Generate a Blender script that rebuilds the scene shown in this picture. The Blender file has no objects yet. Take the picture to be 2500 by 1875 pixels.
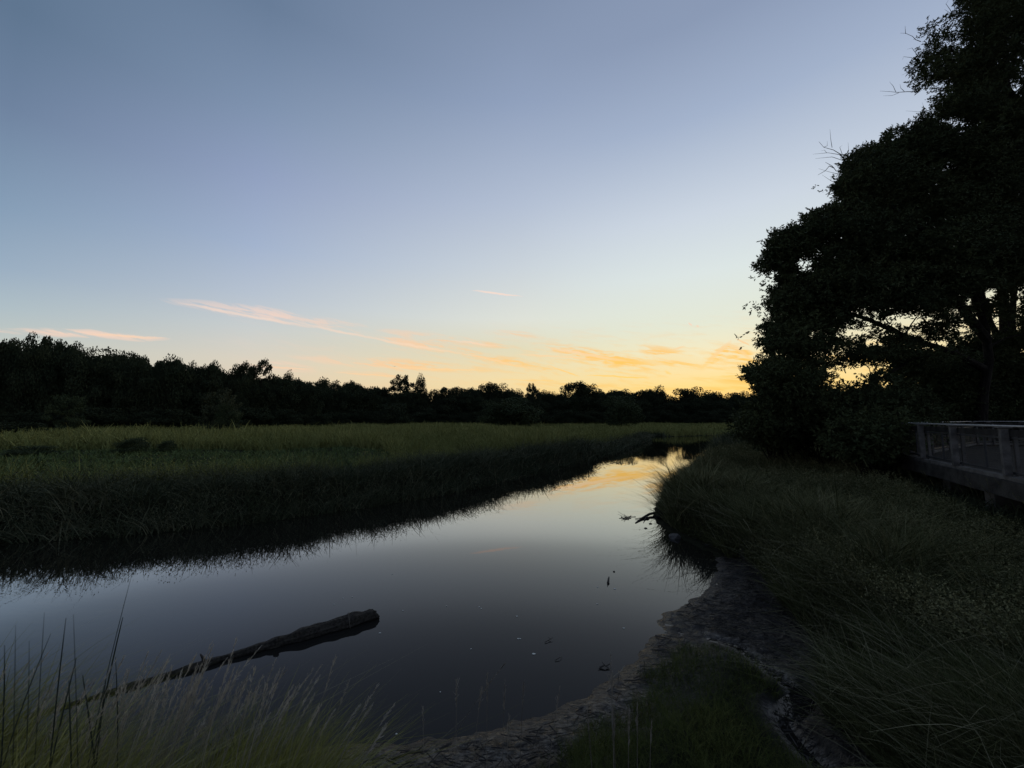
import bpy, math, random
import numpy as np
from mathutils import Vector

random.seed(7)
RNG = np.random.default_rng(11)
S = bpy.context.scene
COL = S.collection

# ------------------------------------------------------------------ camera
EYE = 3.0                      # metres above the river
FPX = 940.0                    # focal length in pixels of the 2500 px wide photograph
PITCH = math.atan(83.0 / FPX)
cam = bpy.data.cameras.new("camera")
cam.sensor_width = 36.0
cam.lens = FPX / 2500 * 36
cam.clip_start = 0.05
cam.clip_end = 4000
cobj = bpy.data.objects.new("camera", cam)
COL.objects.link(cobj)
cobj.location = (0, 0, EYE)
cobj.rotation_euler = (math.pi / 2 + PITCH, 0, 0)
S.camera = cobj
S.view_settings.view_transform = 'Standard'
S.view_settings.look = 'None'
S.view_settings.exposure = 0
S.view_settings.gamma = 1


def ray(px, py):
    x = (px - 1250) / FPX
    y = (937.5 - py) / FPX
    c, s = math.cos(PITCH), math.sin(PITCH)
    return Vector((x, c - y * s, s + y * c))


def at(px, py, Y):
    """point seen at (px,py) of the photo at forward distance Y"""
    d = ray(px, py)
    k = Y / d.y
    return Vector((d.x * k, Y, EYE + d.z * k))


def gnd(px, py, z=0.0):
    d = ray(px, py)
    k = (z - EYE) / d.z
    return Vector((d.x * k, d.y * k, z))


def azel(px, py):
    d = ray(px, py).normalized()
    return math.degrees(math.atan2(d.x, d.y)), math.degrees(math.asin(d.z))


def lin(c):
    return tuple(((v / 255) / 12.92 if v / 255 < .04045 else ((v / 255 + .055) / 1.055) ** 2.4) for v in c) + (1,)


# ------------------------------------------------------------------ world: dusk sky
W = bpy.data.worlds.new("World")
S.world = W
W.use_nodes = True
nt = W.node_tree
nt.nodes.clear()
N, L = nt.nodes.new, nt.links.new
SUN_AZ = 30.0


def wm(op, a, b=None, c=None, clamp=False):
    n = N('ShaderNodeMath'); n.operation = op; n.use_clamp = clamp
    for i, v in enumerate((a, b, c)):
        if v is None: continue
        if isinstance(v, (int, float)): n.inputs[i].default_value = v
        else: L(v, n.inputs[i])
    return n.outputs[0]


tc = N('ShaderNodeTexCoord')
sep = N('ShaderNodeSeparateXYZ'); L(tc.outputs['Generated'], sep.inputs[0])
dx, dy, dz = sep.outputs
elr = wm('ARCSINE', dz)
el = wm('MULTIPLY', elr, 180 / math.pi)
az = wm('MULTIPLY', wm('ARCTAN2', dx, dy), 180 / math.pi)
hl = wm('SQRT', wm('MAXIMUM', wm('SUBTRACT', 1.0, wm('MULTIPLY', dz, dz)), 1e-5))
sx, sy = math.sin(math.radians(SUN_AZ)), math.cos(math.radians(SUN_AZ))
cs = wm('DIVIDE', wm('ADD', wm('MULTIPLY', dx, sx), wm('MULTIPLY', dy, sy)), hl)
efac = wm('DIVIDE', el, 90.0, clamp=True)


def ramp(stops):
    r = N('ShaderNodeValToRGB')
    r.color_ramp.interpolation = 'LINEAR'
    els = r.color_ramp.elements
    stops = sorted(stops)
    els[0].position, els[0].color = stops[0]
    els[1].position, els[1].color = stops[-1]
    for p, c in stops[1:-1]:
        e = els.new(p); e.color = c
    L(efac, r.inputs[0])
    return r.outputs[0]


ZEN = lin((98, 116, 144))


def column(px, samples, low):
    st = [(0.0, lin(low)), (1.0, ZEN)]
    for py, c in samples:
        st.append((azel(px, py)[1] / 90, lin(c)))
    return ramp(st)


rA = column(0, [(0, (93, 115, 141)), (250, (108, 128, 156)), (500, (131, 154, 179)), (650, (150, 170, 190)),
                (750, (170, 186, 194)), (850, (192, 198, 190))], (200, 196, 180))
rB = column(630, [(0, (102, 122, 149)), (250, (124, 143, 171)), (430, (143, 158, 189)), (600, (160, 176, 202)),
                  (720, (180, 191, 205)), (800, (197, 202, 202)), (880, (214, 205, 188))], (222, 196, 160))
rC = column(1270, [(0, (124, 140, 167)), (250, (142, 158, 186)), (500, (176, 188, 208)), (650, (198, 207, 215)),
                   (780, (218, 221, 212)), (850, (222, 215, 184)), (930, (239, 216, 164))], (242, 203, 134))
rD = column(1800, [(0, (136, 151, 178)), (250, (160, 175, 200)), (500, (200, 210, 222)), (650, (215, 225, 224)),
                   (780, (221, 227, 209)), (850, (234, 227, 190)), (940, (243, 214, 138))], (240, 192, 110))
rZ = ramp([(0, lin((110, 112, 125))), (.12, lin((118, 124, 145))), (.35, lin((92, 108, 138))), (1, ZEN)])


def mixc(f, a, b, blend='MIX'):
    m = N('ShaderNodeMix'); m.data_type = 'RGBA'; m.blend_type = blend
    if isinstance(f, (int, float)): m.inputs[0].default_value = f
    else: L(f, m.inputs[0])
    for s, v in ((m.inputs[6], a), (m.inputs[7], b)):
        if isinstance(v, tuple): s.default_value = v
        else: L(v, s)
    return m.outputs[2]


def mr(v, a, b, c=0.0, d=1.0):
    m = N('ShaderNodeMapRange'); L(v, m.inputs[0])
    for i, k in enumerate((a, b, c, d)): m.inputs[i + 1].default_value = k
    return m.outputs[0]


ca = [math.cos(math.radians(azel(p, 500)[0] - SUN_AZ)) for p in (0, 630, 1270, 1800)]
sky = mixc(mr(cs, -1, ca[0]), rZ, rA)
sky = mixc(mr(cs, ca[0], ca[1]), sky, rB)
sky = mixc(mr(cs, ca[1], ca[2]), sky, rC)
sky = mixc(mr(cs, ca[2], .999), sky, rD)
nish = N('ShaderNodeTexSky'); nish.sky_type = 'NISHITA'; nish.sun_disc = False
nish.sun_elevation = math.radians(0.5); nish.sun_rotation = math.radians(SUN_AZ)
sky = mixc(0.012, sky, nish.outputs[0])

# wisps of cirrus: (az, el) space
comb = N('ShaderNodeCombineXYZ'); L(az, comb.inputs[0]); L(el, comb.inputs[1])


def noise(vec, scale, detail=4, rough=.55, dist=0.0):
    n = N('ShaderNodeTexNoise'); n.noise_dimensions = '2D'
    n.inputs['Scale'].default_value = scale; n.inputs['Detail'].default_value = detail
    n.inputs['Roughness'].default_value = rough; n.inputs['Distortion'].default_value = dist
    L(vec, n.inputs['Vector'])
    return n


warp = noise(comb.outputs[0], .12, 3)
wv = N('ShaderNodeVectorMath'); wv.operation = 'MULTIPLY_ADD'
L(warp.outputs['Color'], wv.inputs[0]); wv.inputs[1].default_value = (2.4, 1.0, 0); L(comb.outputs[0], wv.inputs[2])
sh = N('ShaderNodeVectorMath'); sh.operation = 'SUBTRACT'
L(wv.outputs[0], sh.inputs[0]); sh.inputs[1].default_value = (1.2, .5, 0)
P = sh.outputs[0]


def mapping(vec, loc, rot, scale):
    m = N('ShaderNodeMapping'); m.vector_type = 'TEXTURE'
    L(vec, m.inputs[0]); m.inputs[1].default_value = loc; m.inputs[2].default_value = (0, 0, rot)
    m.inputs[3].default_value = scale
    return m.outputs[0]


st1 = noise(mapping(P, (0, 0, 0), math.radians(-7), (6.5, .80, 1)), 1.0, 5, .62)
st2 = noise(mapping(comb.outputs[0], (3, 1, 0), math.radians(-12), (3.2, .42, 1)), 1.0, 4, .6)
fil = wm('ADD', wm('MULTIPLY', st1.outputs[0], .65), wm('MULTIPLY', st2.outputs[0], .35))


def streak(x0, y0, x1, y1, wdeg, amt, src=None, q=True):
    a0, e0 = azel(x0, y0); a1, e1 = azel(x1, y1)
    th = math.atan2(e1 - e0, a1 - a0); ln = math.hypot(a1 - a0, e1 - e0)
    v = mapping(P if src is None else src, ((a0 + a1) / 2, (e0 + e1) / 2, 0), th, (ln / 2, wdeg, 1))
    g = N('ShaderNodeTexGradient'); g.gradient_type = 'SPHERICAL'; L(v, g.inputs[0])
    return wm('MULTIPLY', wm('POWER', g.outputs[1], .8), amt)


streaks = [
    (380, 725, 900, 800, .9, .75), (560, 745, 860, 800, .6, .6), (820, 800, 1300, 890, .7, 1.1), (900, 805, 1220, 845, .8, .7),
    (1000, 840, 1400, 905, .7, .9), (1080, 825, 1270, 850, .5, .8), (700, 868, 1230, 905, .9, 1.0), (880, 890, 1210, 905, .5, .8),
    (-60, 800, 420, 828, .45, .9), (560, 878, 790, 905, .7, .6), (820, 905, 1010, 922, .4, .5),
    (1280, 840, 1640, 905, 1.3, 1.2), (1330, 850, 1560, 885, .6, 1.0), (1560, 850, 1720, 900, 1.5, 1.1),
    (1700, 895, 1800, 835, .8, 1.3), (1770, 835, 1850, 900, 1.2, 1.2), (1700, 865, 1890, 890, .8, .7),
    (1730, 930, 1900, 925, .7, .8), (1640, 955, 1900, 945, .5, .7), (1200, 810, 1330, 825, .6, .5), (1270, 930, 1600, 950, .4, .4),
    (2000, 870, 2300, 900, 1.0, .8),
]
mask = None
for s_ in streaks:
    m_ = streak(*s_)
    mask = m_ if mask is None else wm('MAXIMUM', mask, m_)
filc = mr(fil, .455, .55)
mask = wm('MULTIPLY', wm('POWER', mask, .7), wm('MULTIPLY_ADD', filc, .95, .14))
mask = wm('MULTIPLY', mask, 0.95, clamp=True)
# a thin general veil of broken streaks low over the horizon
veil = wm('MULTIPLY', mr(fil, .50, .66), wm('MULTIPLY', mr(el, 1.5, 5.0), mr(el, 15.0, 7.0)))
veil = wm('MULTIPLY', veil, mr(cs, .3, .95, 0.0, .45))
mask = wm('MAXIMUM', mask, veil)
warm = mixc(mr(cs, .45, .97), lin((236, 207, 188)), lin((254, 201, 104)))
warm = mixc(mr(el, 17, 8), lin((228, 208, 202)), warm)
mask = wm('MULTIPLY', mask, 1.2, clamp=True)
sky = mixc(mask, sky, warm)
# contrails and thin bright filaments
sw_ = noise(comb.outputs[0], .35, 4, .6)
swv = N('ShaderNodeVectorMath'); swv.operation = 'MULTIPLY_ADD'
L(sw_.outputs['Color'], swv.inputs[0]); swv.inputs[1].default_value = (.6, .55, 0); L(comb.outputs[0], swv.inputs[2])
sws = N('ShaderNodeVectorMath'); sws.operation = 'SUBTRACT'; L(swv.outputs[0], sws.inputs[0]); sws.inputs[1].default_value = (.3, .275, 0)
SW = sws.outputs[0]
tr = None
for s_ in [(875, 819, 1148, 866, .22, .6), (1110, 858, 1342, 909, .20, .6), (1098, 829, 1228, 847, .20, .6), (1257, 864, 1400, 872, .2, .5), (1327, 847, 1556, 886, .26, .8), (1340, 868, 1480, 880, .15, .6),
           (904, 894, 1213, 905, .18, .6), (810, 909, 1000, 919, .14, .4), (1745, 919, 1850, 917, .16, .5), (1690, 948, 1850, 944, .18, .5), (1712, 900, 1786, 829, .35, .6), (1780, 840, 1850, 888, .3, .5),
           (195, 814, 410, 828, .16, .6), (427, 737, 773, 800, .22, .45), (700, 780, 960, 835, .2, .4), (1590, 872, 1700, 892, .2, .5), (1640, 855, 1675, 845, .2, .5), (600, 890, 780, 902, .14, .4), (1200, 925, 1420, 930, .1, .35),(1150, 708, 1280, 724, .16, 1.0), (1425, 915, 1590, 922, .13, 1.1), (1330, 890, 1420, 920, .13, .9),
           (1795, 826, 1832, 846, .13, 1.2), (1680, 788, 1692, 796, .16, 1.2), (1700, 795, 1708, 799, .14, 1.0), (1620, 905, 1640, 913, .2, .5)]:
    m_ = wm('POWER', streak(*s_, src=SW), .75)
    tr = m_ if tr is None else wm('MAXIMUM', tr, m_)
sky = mixc(wm('MULTIPLY', tr, 1.5, clamp=True), sky, mixc(mr(el, 14, 6), lin((238, 216, 204)), mixc(mr(cs, .5, .97), lin((248, 206, 168)), lin((255, 210, 118)))))
bg = N('ShaderNodeBackground'); L(sky, bg.inputs[0]); bg.inputs[1].default_value = 1.04
wo = N('ShaderNodeOutputWorld'); L(bg.outputs[0], wo.inputs[0])
W.cycles.sampling_method = 'MANUAL'; W.cycles.sample_map_resolution = 1024
S.cycles.max_bounces = 5
S.cycles.diffuse_bounces = 2
S.cycles.glossy_bounces = 3
S.cycles.transparent_max_bounces = 4

# ------------------------------------------------------------------ materials


def material(name, base, rough=.7, spec=.3, vary=None, nscale=3.0, bump=0.0, bscale=20.0, attr=False, trans=0.0, rrange=None, stretch=(1, 1, 1)):
    m = bpy.data.materials.new(name); m.use_nodes = True
    t = m.node_tree; b = t.nodes['Principled BSDF']
    b.inputs['Roughness'].default_value = rough
    b.inputs['Specular IOR Level'].default_value = spec
    if vary:
        mx = t.nodes.new('ShaderNodeMix'); mx.data_type = 'RGBA'
        mx.inputs[6].default_value = (*base, 1); mx.inputs[7].default_value = (*vary, 1)
        if attr:
            a = t.nodes.new('ShaderNodeAttribute'); a.attribute_name = 'rnd'
            t.links.new(a.outputs['Fac'], mx.inputs[0])
        else:
            c = t.nodes.new('ShaderNodeTexCoord'); mp = t.nodes.new('ShaderNodeMapping'); mp.inputs[3].default_value = stretch
            t.links.new(c.outputs['Object'], mp.inputs[0])
            n = t.nodes.new('ShaderNodeTexNoise'); n.inputs['Scale'].default_value = nscale; n.inputs['Detail'].default_value = 6
            t.links.new(mp.outputs[0], n.inputs['Vector'])
            r = t.nodes.new('ShaderNodeMapRange'); r.inputs[1].default_value = .35; r.inputs[2].default_value = .65
            t.links.new(n.outputs[0], r.inputs[0]); t.links.new(r.outputs[0], mx.inputs[0])
            if rrange:
                r2 = t.nodes.new('ShaderNodeMapRange'); r2.inputs[1].default_value = .35; r2.inputs[2].default_value = .65
                r2.inputs[3].default_value, r2.inputs[4].default_value = rrange
                t.links.new(n.outputs[0], r2.inputs[0]); t.links.new(r2.outputs[0], b.inputs['Roughness'])
        t.links.new(mx.outputs[2], b.inputs['Base Color'])
    else:
        b.inputs['Base Color'].default_value = (*base, 1)
    if bump:
        c = t.nodes.new('ShaderNodeTexCoord'); mp = t.nodes.new('ShaderNodeMapping'); mp.inputs[3].default_value = stretch
        t.links.new(c.outputs['Object'], mp.inputs[0])
        n = t.nodes.new('ShaderNodeTexNoise'); n.inputs['Scale'].default_value = bscale; n.inputs['Detail'].default_value = 8
        t.links.new(mp.outputs[0], n.inputs['Vector'])
        bp = t.nodes.new('ShaderNodeBump'); bp.inputs['Strength'].default_value = bump; bp.inputs['Distance'].default_value = .05
        t.links.new(n.outputs[0], bp.inputs['Height']); t.links.new(bp.outputs[0], b.inputs['Normal'])
    return m


M = {}
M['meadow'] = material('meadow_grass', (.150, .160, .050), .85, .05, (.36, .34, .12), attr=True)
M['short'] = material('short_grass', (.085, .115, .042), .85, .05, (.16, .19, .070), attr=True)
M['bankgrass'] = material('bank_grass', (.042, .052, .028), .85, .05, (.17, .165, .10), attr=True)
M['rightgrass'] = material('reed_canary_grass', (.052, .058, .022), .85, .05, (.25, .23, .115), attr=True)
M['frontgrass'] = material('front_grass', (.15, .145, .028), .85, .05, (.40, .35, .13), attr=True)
M['sedge'] = material('sedge', (.062, .076, .020), .8, .08, (.19, .18, .050), attr=True)
M['straw'] = material('seed_head_straw', (.26, .23, .18), .85, .1, (.58, .51, .41), attr=True)
M['dimstraw'] = material('dim_stalks', (.15, .13, .105), .85, .1, (.30, .265, .215), attr=True)
M['cattail'] = material('cattail_leaf', (.030, .040, .028), .7, .15, (.055, .065, .045), attr=True)
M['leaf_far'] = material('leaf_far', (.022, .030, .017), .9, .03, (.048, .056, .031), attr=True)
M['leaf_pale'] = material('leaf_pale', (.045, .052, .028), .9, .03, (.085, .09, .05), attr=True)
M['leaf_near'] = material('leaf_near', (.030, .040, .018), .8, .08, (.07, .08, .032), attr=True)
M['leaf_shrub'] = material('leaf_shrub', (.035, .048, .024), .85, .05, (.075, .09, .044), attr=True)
M['bark'] = material('bark', (.012, .010, .009), .9, .05, (.028, .024, .020), nscale=8, bump=.6, bscale=18, stretch=(1, 1, .25))
M['log'] = material('weathered_log_wood', (.026, .021, .017), .8, .15, (.080, .068, .056), nscale=6, bump=.9, bscale=16, stretch=(6, 6, 6))
M['deadwood'] = material('dead_wood', (.04, .032, .026), .8, .2, (.08, .066, .055), nscale=9, bump=.4)
M['wood'] = material('weathered_boardwalk_timber', (.032, .029, .026), .85, .1, (.065, .06, .053), nscale=4, bump=.4, bscale=30, stretch=(1, 1, 1))
M['deck'] = material('worn_deck_boards', (.022, .020, .018), .85, .1, (.045, .042, .038), nscale=4, bump=.3)
M['post_wood'] = material('grey_post_timber', (.080, .074, .067), .85, .1, (.165, .152, .137), nscale=5, bump=.4, bscale=30)
M['metal'] = material('galvanised_rail', (.52, .50, .47), .5, .5, (.42, .41, .39), nscale=12)
M['wire'] = material('dark_wire_panel', (.03, .03, .03), .5, .4, (.05, .05, .05), nscale=20)
M['concrete'] = material('concrete_pier', (.08, .075, .07), .85, .2, (.13, .12, .11), nscale=3, bump=.3)
M['stone'] = material('wet_stone', (.05, .046, .042), .7, .2, (.10, .09, .082), nscale=7, bump=.5)
M['fleck'] = material('floating_fleck', (.5, .5, .45), .6, .3, (.7, .7, .62), nscale=9)
M['debris'] = material('dark_debris', (.02, .016, .012), .7, .3, (.04, .032, .025), nscale=12)

# water
mw = bpy.data.materials.new('river_water'); mw.use_nodes = True
t = mw.node_tree; b = t.nodes['Principled BSDF']
t.nodes.remove(b)
dif = t.nodes.new('ShaderNodeBsdfDiffuse'); dif.inputs[0].default_value = (.015, .014, .0125, 1)
glo = t.nodes.new('ShaderNodeBsdfGlossy'); glo.inputs['Roughness'].default_value = .01
fre = t.nodes.new('ShaderNodeFresnel'); fre.inputs['IOR'].default_value = 1.333
fcv = t.nodes.new('ShaderNodeFloatCurve'); cu_ = fcv.mapping.curves[0]      # hand-shaped curve: sky reflection boosted beyond plain Fresnel at grazing angles
cu_.points[0].location = (0, 0); cu_.points[1].location = (1, 1)
for p_ in ((.02, .013), (.052, .037), (.10, .14), (.15, .28), (.21, .58), (.30, .75), (.45, .88)): cu_.points.new(*p_)
fcv.mapping.update()
t.links.new(fre.outputs[0], fcv.inputs['Value'])
mxw = t.nodes.new('ShaderNodeMixShader')
t.links.new(fcv.outputs[0], mxw.inputs[0]); t.links.new(dif.outputs[0], mxw.inputs[1]); t.links.new(glo.outputs[0], mxw.inputs[2])
t.links.new(mxw.outputs[0], t.nodes['Material Output'].inputs[0])
tcw = t.nodes.new('ShaderNodeTexCoord')
n1 = t.nodes.new('ShaderNodeTexNoise'); n1.inputs['Scale'].default_value = 1.6; n1.inputs['Detail'].default_value = 3
mpw = t.nodes.new('ShaderNodeMapping'); mpw.inputs[3].default_value = (1, 2.2, 1); mpw.inputs[2].default_value = (0, 0, .35)
t.links.new(tcw.outputs['Object'], mpw.inputs[0]); t.links.new(mpw.outputs[0], n1.inputs['Vector'])
n2 = t.nodes.new('ShaderNodeTexNoise'); n2.inputs['Scale'].default_value = .12; n2.inputs['Detail'].default_value = 2
t.links.new(tcw.outputs['Object'], n2.inputs['Vector'])
rg = t.nodes.new('ShaderNodeMapRange'); rg.inputs[1].default_value = .48; rg.inputs[2].default_value = .62
rg.inputs[3].default_value = .05; rg.inputs[4].default_value = 1.0
t.links.new(n2.outputs[0], rg.inputs[0])
mm = t.nodes.new('ShaderNodeMath'); mm.operation = 'MULTIPLY'
t.links.new(n1.outputs[0], mm.inputs[0]); t.links.new(rg.outputs[0], mm.inputs[1])
bp = t.nodes.new('ShaderNodeBump'); bp.inputs['Strength'].default_value = .05; bp.inputs['Distance'].default_value = .05
t.links.new(mm.outputs[0], bp.inputs['Height']); t.links.new(bp.outputs[0], glo.inputs['Normal'])
M['water'] = mw

# ground: one material, mud near the water line, earth under the grass
mg = bpy.data.materials.new('river_ground'); mg.use_nodes = True
t = mg.node_tree; b = t.nodes['Principled BSDF']
a = t.nodes.new('ShaderNodeAttribute'); a.attribute_name = 'wet'
spm = t.nodes.new('ShaderNodeMath'); spm.operation = 'MULTIPLY_ADD'; spm.inputs[1].default_value = .45; spm.inputs[2].default_value = .05
t.links.new(a.outputs['Fac'], spm.inputs[0]); t.links.new(spm.outputs[0], b.inputs['Specular IOR Level'])
tcg = t.nodes.new('ShaderNodeTexCoord')
ng = t.nodes.new('ShaderNodeTexNoise'); ng.inputs['Scale'].default_value = 5; ng.inputs['Detail'].default_value = 8
t.links.new(tcg.outputs['Object'], ng.inputs['Vector'])
c1 = t.nodes.new('ShaderNodeMix'); c1.data_type = 'RGBA'
c1.inputs[6].default_value = (.014, .013, .009, 1); c1.inputs[7].default_value = (.030, .032, .016, 1)
t.links.new(ng.outputs[0], c1.inputs[0])
c2 = t.nodes.new('ShaderNodeMix'); c2.data_type = 'RGBA'; c2.inputs[7].default_value = (.023, .018, .0135, 1)
t.links.new(a.outputs['Fac'], c2.inputs[0]); t.links.new(c1.outputs[2], c2.inputs[6])
sa = t.nodes.new('ShaderNodeAttribute'); sa.attribute_name = 'silt'
c3 = t.nodes.new('ShaderNodeMix'); c3.data_type = 'RGBA'; c3.inputs[7].default_value = (.19, .165, .135, 1)
sn = t.nodes.new('ShaderNodeTexNoise'); sn.inputs['Scale'].default_value = 14; sn.inputs['Detail'].default_value = 7; sn.inputs['Roughness'].default_value = .75
smp = t.nodes.new('ShaderNodeMapping'); smp.inputs[3].default_value = (1, 2.4, 1); t.links.new(tcg.outputs['Object'], smp.inputs[0]); t.links.new(smp.outputs[0], sn.inputs['Vector'])
srg = t.nodes.new('ShaderNodeMapRange'); srg.inputs[1].default_value = .46; srg.inputs[2].default_value = .60; t.links.new(sn.outputs[0], srg.inputs[0])
smu = t.nodes.new('ShaderNodeMath'); smu.operation = 'MULTIPLY'; smu.use_clamp = True; t.links.new(srg.outputs[0], smu.inputs[0]); t.links.new(sa.outputs['Fac'], smu.inputs[1])
t.links.new(smu.outputs[0], c3.inputs[0]); t.links.new(c2.outputs[2], c3.inputs[6])
t.links.new(c3.outputs[2], b.inputs['Base Color'])
ng2 = t.nodes.new('ShaderNodeTexNoise'); ng2.inputs['Scale'].default_value = 9; ng2.inputs['Detail'].default_value = 7; ng2.inputs['Roughness'].default_value = .7
mpg = t.nodes.new('ShaderNodeMapping'); mpg.inputs[3].default_value = (1, 2.6, 1)
t.links.new(tcg.outputs['Object'], mpg.inputs[0]); t.links.new(mpg.outputs[0], ng2.inputs['Vector'])
rr = t.nodes.new('ShaderNodeMapRange'); rr.inputs[1].default_value = .40; rr.inputs[2].default_value = .60
rr.inputs[3].default_value = .16; rr.inputs[4].default_value = .60
t.links.new(ng2.outputs[0], rr.inputs[0])
r3 = t.nodes.new('ShaderNodeMix'); r3.data_type = 'FLOAT'; r3.inputs[2].default_value = .9
t.links.new(a.outputs['Fac'], r3.inputs[0]); t.links.new(rr.outputs[0], r3.inputs[3]); t.links.new(r3.outputs[0], b.inputs['Roughness'])
bpg = t.nodes.new('ShaderNodeBump'); bpg.inputs['Strength'].default_value = 1.0; bpg.inputs['Distance'].default_value = .05
t.links.new(ng2.outputs[0], bpg.inputs['Height']); t.links.new(bpg.outputs[0], b.inputs['Normal'])
M['ground'] = mg

# ------------------------------------------------------------------ object helpers


def tag(o, label=None, cat=None, group=None, kind=None):
    if label: o['label'] = label
    if cat: o['category'] = cat
    if group: o['group'] = group
    if kind: o['kind'] = kind
    return o


def empty(name, loc=(0, 0, 0)):
    o = bpy.data.objects.new(name, None); COL.objects.link(o); o.location = loc; o.empty_display_size = .2
    return o


def link(name, me, mat, parent=None, loc=None):
    o = bpy.data.objects.new(name, me); COL.objects.link(o)
    if mat is not None and not me.materials: me.materials.append(mat)
    if parent: o.parent = parent
    if loc is not None: o.location = loc
    return o


def npmesh(name, verts, faces, rnd=None, smooth=False, attr='rnd'):
    """verts (V,3), faces (F,k) all of the same size"""
    me = bpy.data.meshes.new(name)
    V, F, k = len(verts), len(faces), faces.shape[1]
    me.vertices.add(V); me.vertices.foreach_set('co', np.ascontiguousarray(verts, dtype=np.float32).ravel())
    me.loops.add(F * k); me.loops.foreach_set('vertex_index', np.ascontiguousarray(faces, dtype=np.int32).ravel())
    me.polygons.add(F); me.polygons.foreach_set('loop_start', np.arange(0, F * k, k, dtype=np.int32))
    if smooth: me.polygons.foreach_set('use_smooth', np.ones(F, dtype=bool))
    me.update(calc_edges=True)
    if rnd is not None:
        at_ = me.attributes.new(attr, 'FLOAT', 'POINT'); at_.data.foreach_set('value', np.ascontiguousarray(rnd, dtype=np.float32))
    return me


def vnoise(x, y, seed=0):
    """smooth value noise"""
    x = np.asarray(x, dtype=np.float64); y = np.asarray(y, dtype=np.float64)
    xi = np.floor(x).astype(np.int64); yi = np.floor(y).astype(np.int64)
    fx = x - xi; fy = y - yi; fx = fx * fx * (3 - 2 * fx); fy = fy * fy * (3 - 2 * fy)

    def h(a, b):
        n = (a * 374761393 + b * 668265263 + seed * 1442695041) & 0x7fffffff
        n = ((n ^ (n >> 13)) * 1274126177) & 0x7fffffff
        n = n ^ (n >> 16)
        return (n & 0xffff) / 65535.0
    return (h(xi, yi) * (1 - fx) + h(xi + 1, yi) * fx) * (1 - fy) + (h(xi, yi + 1) * (1 - fx) + h(xi + 1, yi + 1) * fx) * fy


def fbm(x, y, o=4, seed=0):
    s = 0; a = .5
    for i in range(o):
        s = s + a * vnoise(x * 2 ** i, y * 2 ** i, seed + i); a *= .5
    return s / (1 - .5 ** o)


def inside(px, py, poly):
    px = np.asarray(px); py = np.asarray(py)
    r = np.zeros(px.shape, bool)
    n = len(poly)
    for i in range(n):
        x0, y0 = poly[i]; x1, y1 = poly[(i + 1) % n]
        if y0 == y1: continue
        c = ((y0 > py) != (y1 > py)) & (px < (x1 - x0) * (py - y0) / (y1 - y0) + x0)
        r ^= c
    return r


def segdist(px, py, line, closed=False):
    d = np.full(np.shape(px), 1e9)
    n = len(line)
    for i in range(n if closed else n - 1):
        x0, y0 = line[i]; x1, y1 = line[(i + 1) % n]
        ux, uy = x1 - x0, y1 - y0
        t_ = np.clip(((px - x0) * ux + (py - y0) * uy) / (ux * ux + uy * uy + 1e-12), 0, 1)
        d = np.minimum(d, np.hypot(px - x0 - t_ * ux, py - y0 - t_ * uy))
    return d


def G(pts, z=0.0):
    return [tuple(gnd(x, y, z)[:2]) for x, y in pts]


def sstep(a, b, x):
    t_ = np.clip((x - a) / (b - a), 0, 1)
    return t_ * t_ * (3 - 2 * t_)


# ------------------------------------------------------------------ river plan
left_bank = G([(-900, 1400), (-300, 1345), (0, 1325), (300, 1308), (600, 1278), (800, 1252), (1000, 1222), (1100, 1204), (1200, 1183),
               (1300, 1158), (1380, 1143), (1450, 1124), (1510, 1104), (1545, 1090), (1585, 1074), (1592, 1064)])
far_side = [(26, 62), (38, 68), (60, 72), (90, 74), (140, 78), (140, 66), (90, 62), (60, 58), (44, 55), (35, 51)]
right_bank = G([(1762, 1078), (1738, 1094), (1728, 1110), (1718, 1131), (1692, 1152), (1660, 1178), (1636, 1203), (1618, 1232), (1614, 1262), (1640, 1290), (1700, 1320),
                (1765, 1350), (1795, 1400), (1765, 1445), (1720, 1485), (1660, 1512), (1650, 1528), (1690, 1548), (1735, 1562),
                (1690, 1564), (1645, 1572), (1622, 1600), (1590, 1640), (1530, 1690), (1470, 1735), (1390, 1780),
                (1290, 1810), (1150, 1840), (950, 1868), (700, 1900)])
near_left = [(-2.9, 3.15), (-4.0, 3.45), (-5.2, 3.8), (-7, 4.5), (-11, 5.0), (-20, 5.4), (-40, 6)]
RIVER = left_bank + far_side + right_bank + near_left
CHAN = G([(1735, 1562), (1800, 1580), (1845, 1612), (1890, 1650), (1945, 1690)])
CHAN2 = G([(1900, 1745), (1925, 1790), (1965, 1840), (2040, 1920)])
PUDDLE = G([(1893, 1745), (1915, 1720), (1960, 1690), (1972, 1705), (1960, 1735), (1935, 1752)])
TALL = G([(1770, 1076), (1742, 1094), (1730, 1112), (1720, 1133), (1694, 1153), (1662, 1179), (1638, 1204), (1620, 1232), (1616, 1262), (1690, 1310), (1790, 1350), (1850, 1400), (1900, 1480),
          (1965, 1550), (2005, 1610), (2015, 1680), (2005, 1740), (2025, 1790), (2080, 1840), (2140, 1900)]) + [(2.6, 1.5), (40, 1.5), (60, 20), (60, 60), (34, 50)]
SEDGE = G([(1648, 1590), (1700, 1572), (1790, 1590), (1880, 1655), (1935, 1695), (1885, 1745), (1905, 1790), (1960, 1860), (2040, 1960),
           (2100, 2300), (1250, 2300), (1400, 1840), (1480, 1780), (1560, 1715), (1610, 1650)])
SHORTBAND = [(-60, 24), (-40, 26.5), (-26, 27.0), (-18, 27.0), (-12, 29), (-8.5, 27), (-6, 21), (-6, 15), (-30, 7), (-60, 6)]
FRONT = G([(-600, 1740), (0, 1735), (200, 1745), (420, 1775), (620, 1820), (720, 1880), (800, 1960)], .3) + [(-1.2, 1.2), (-12, 1.2)]


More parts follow.
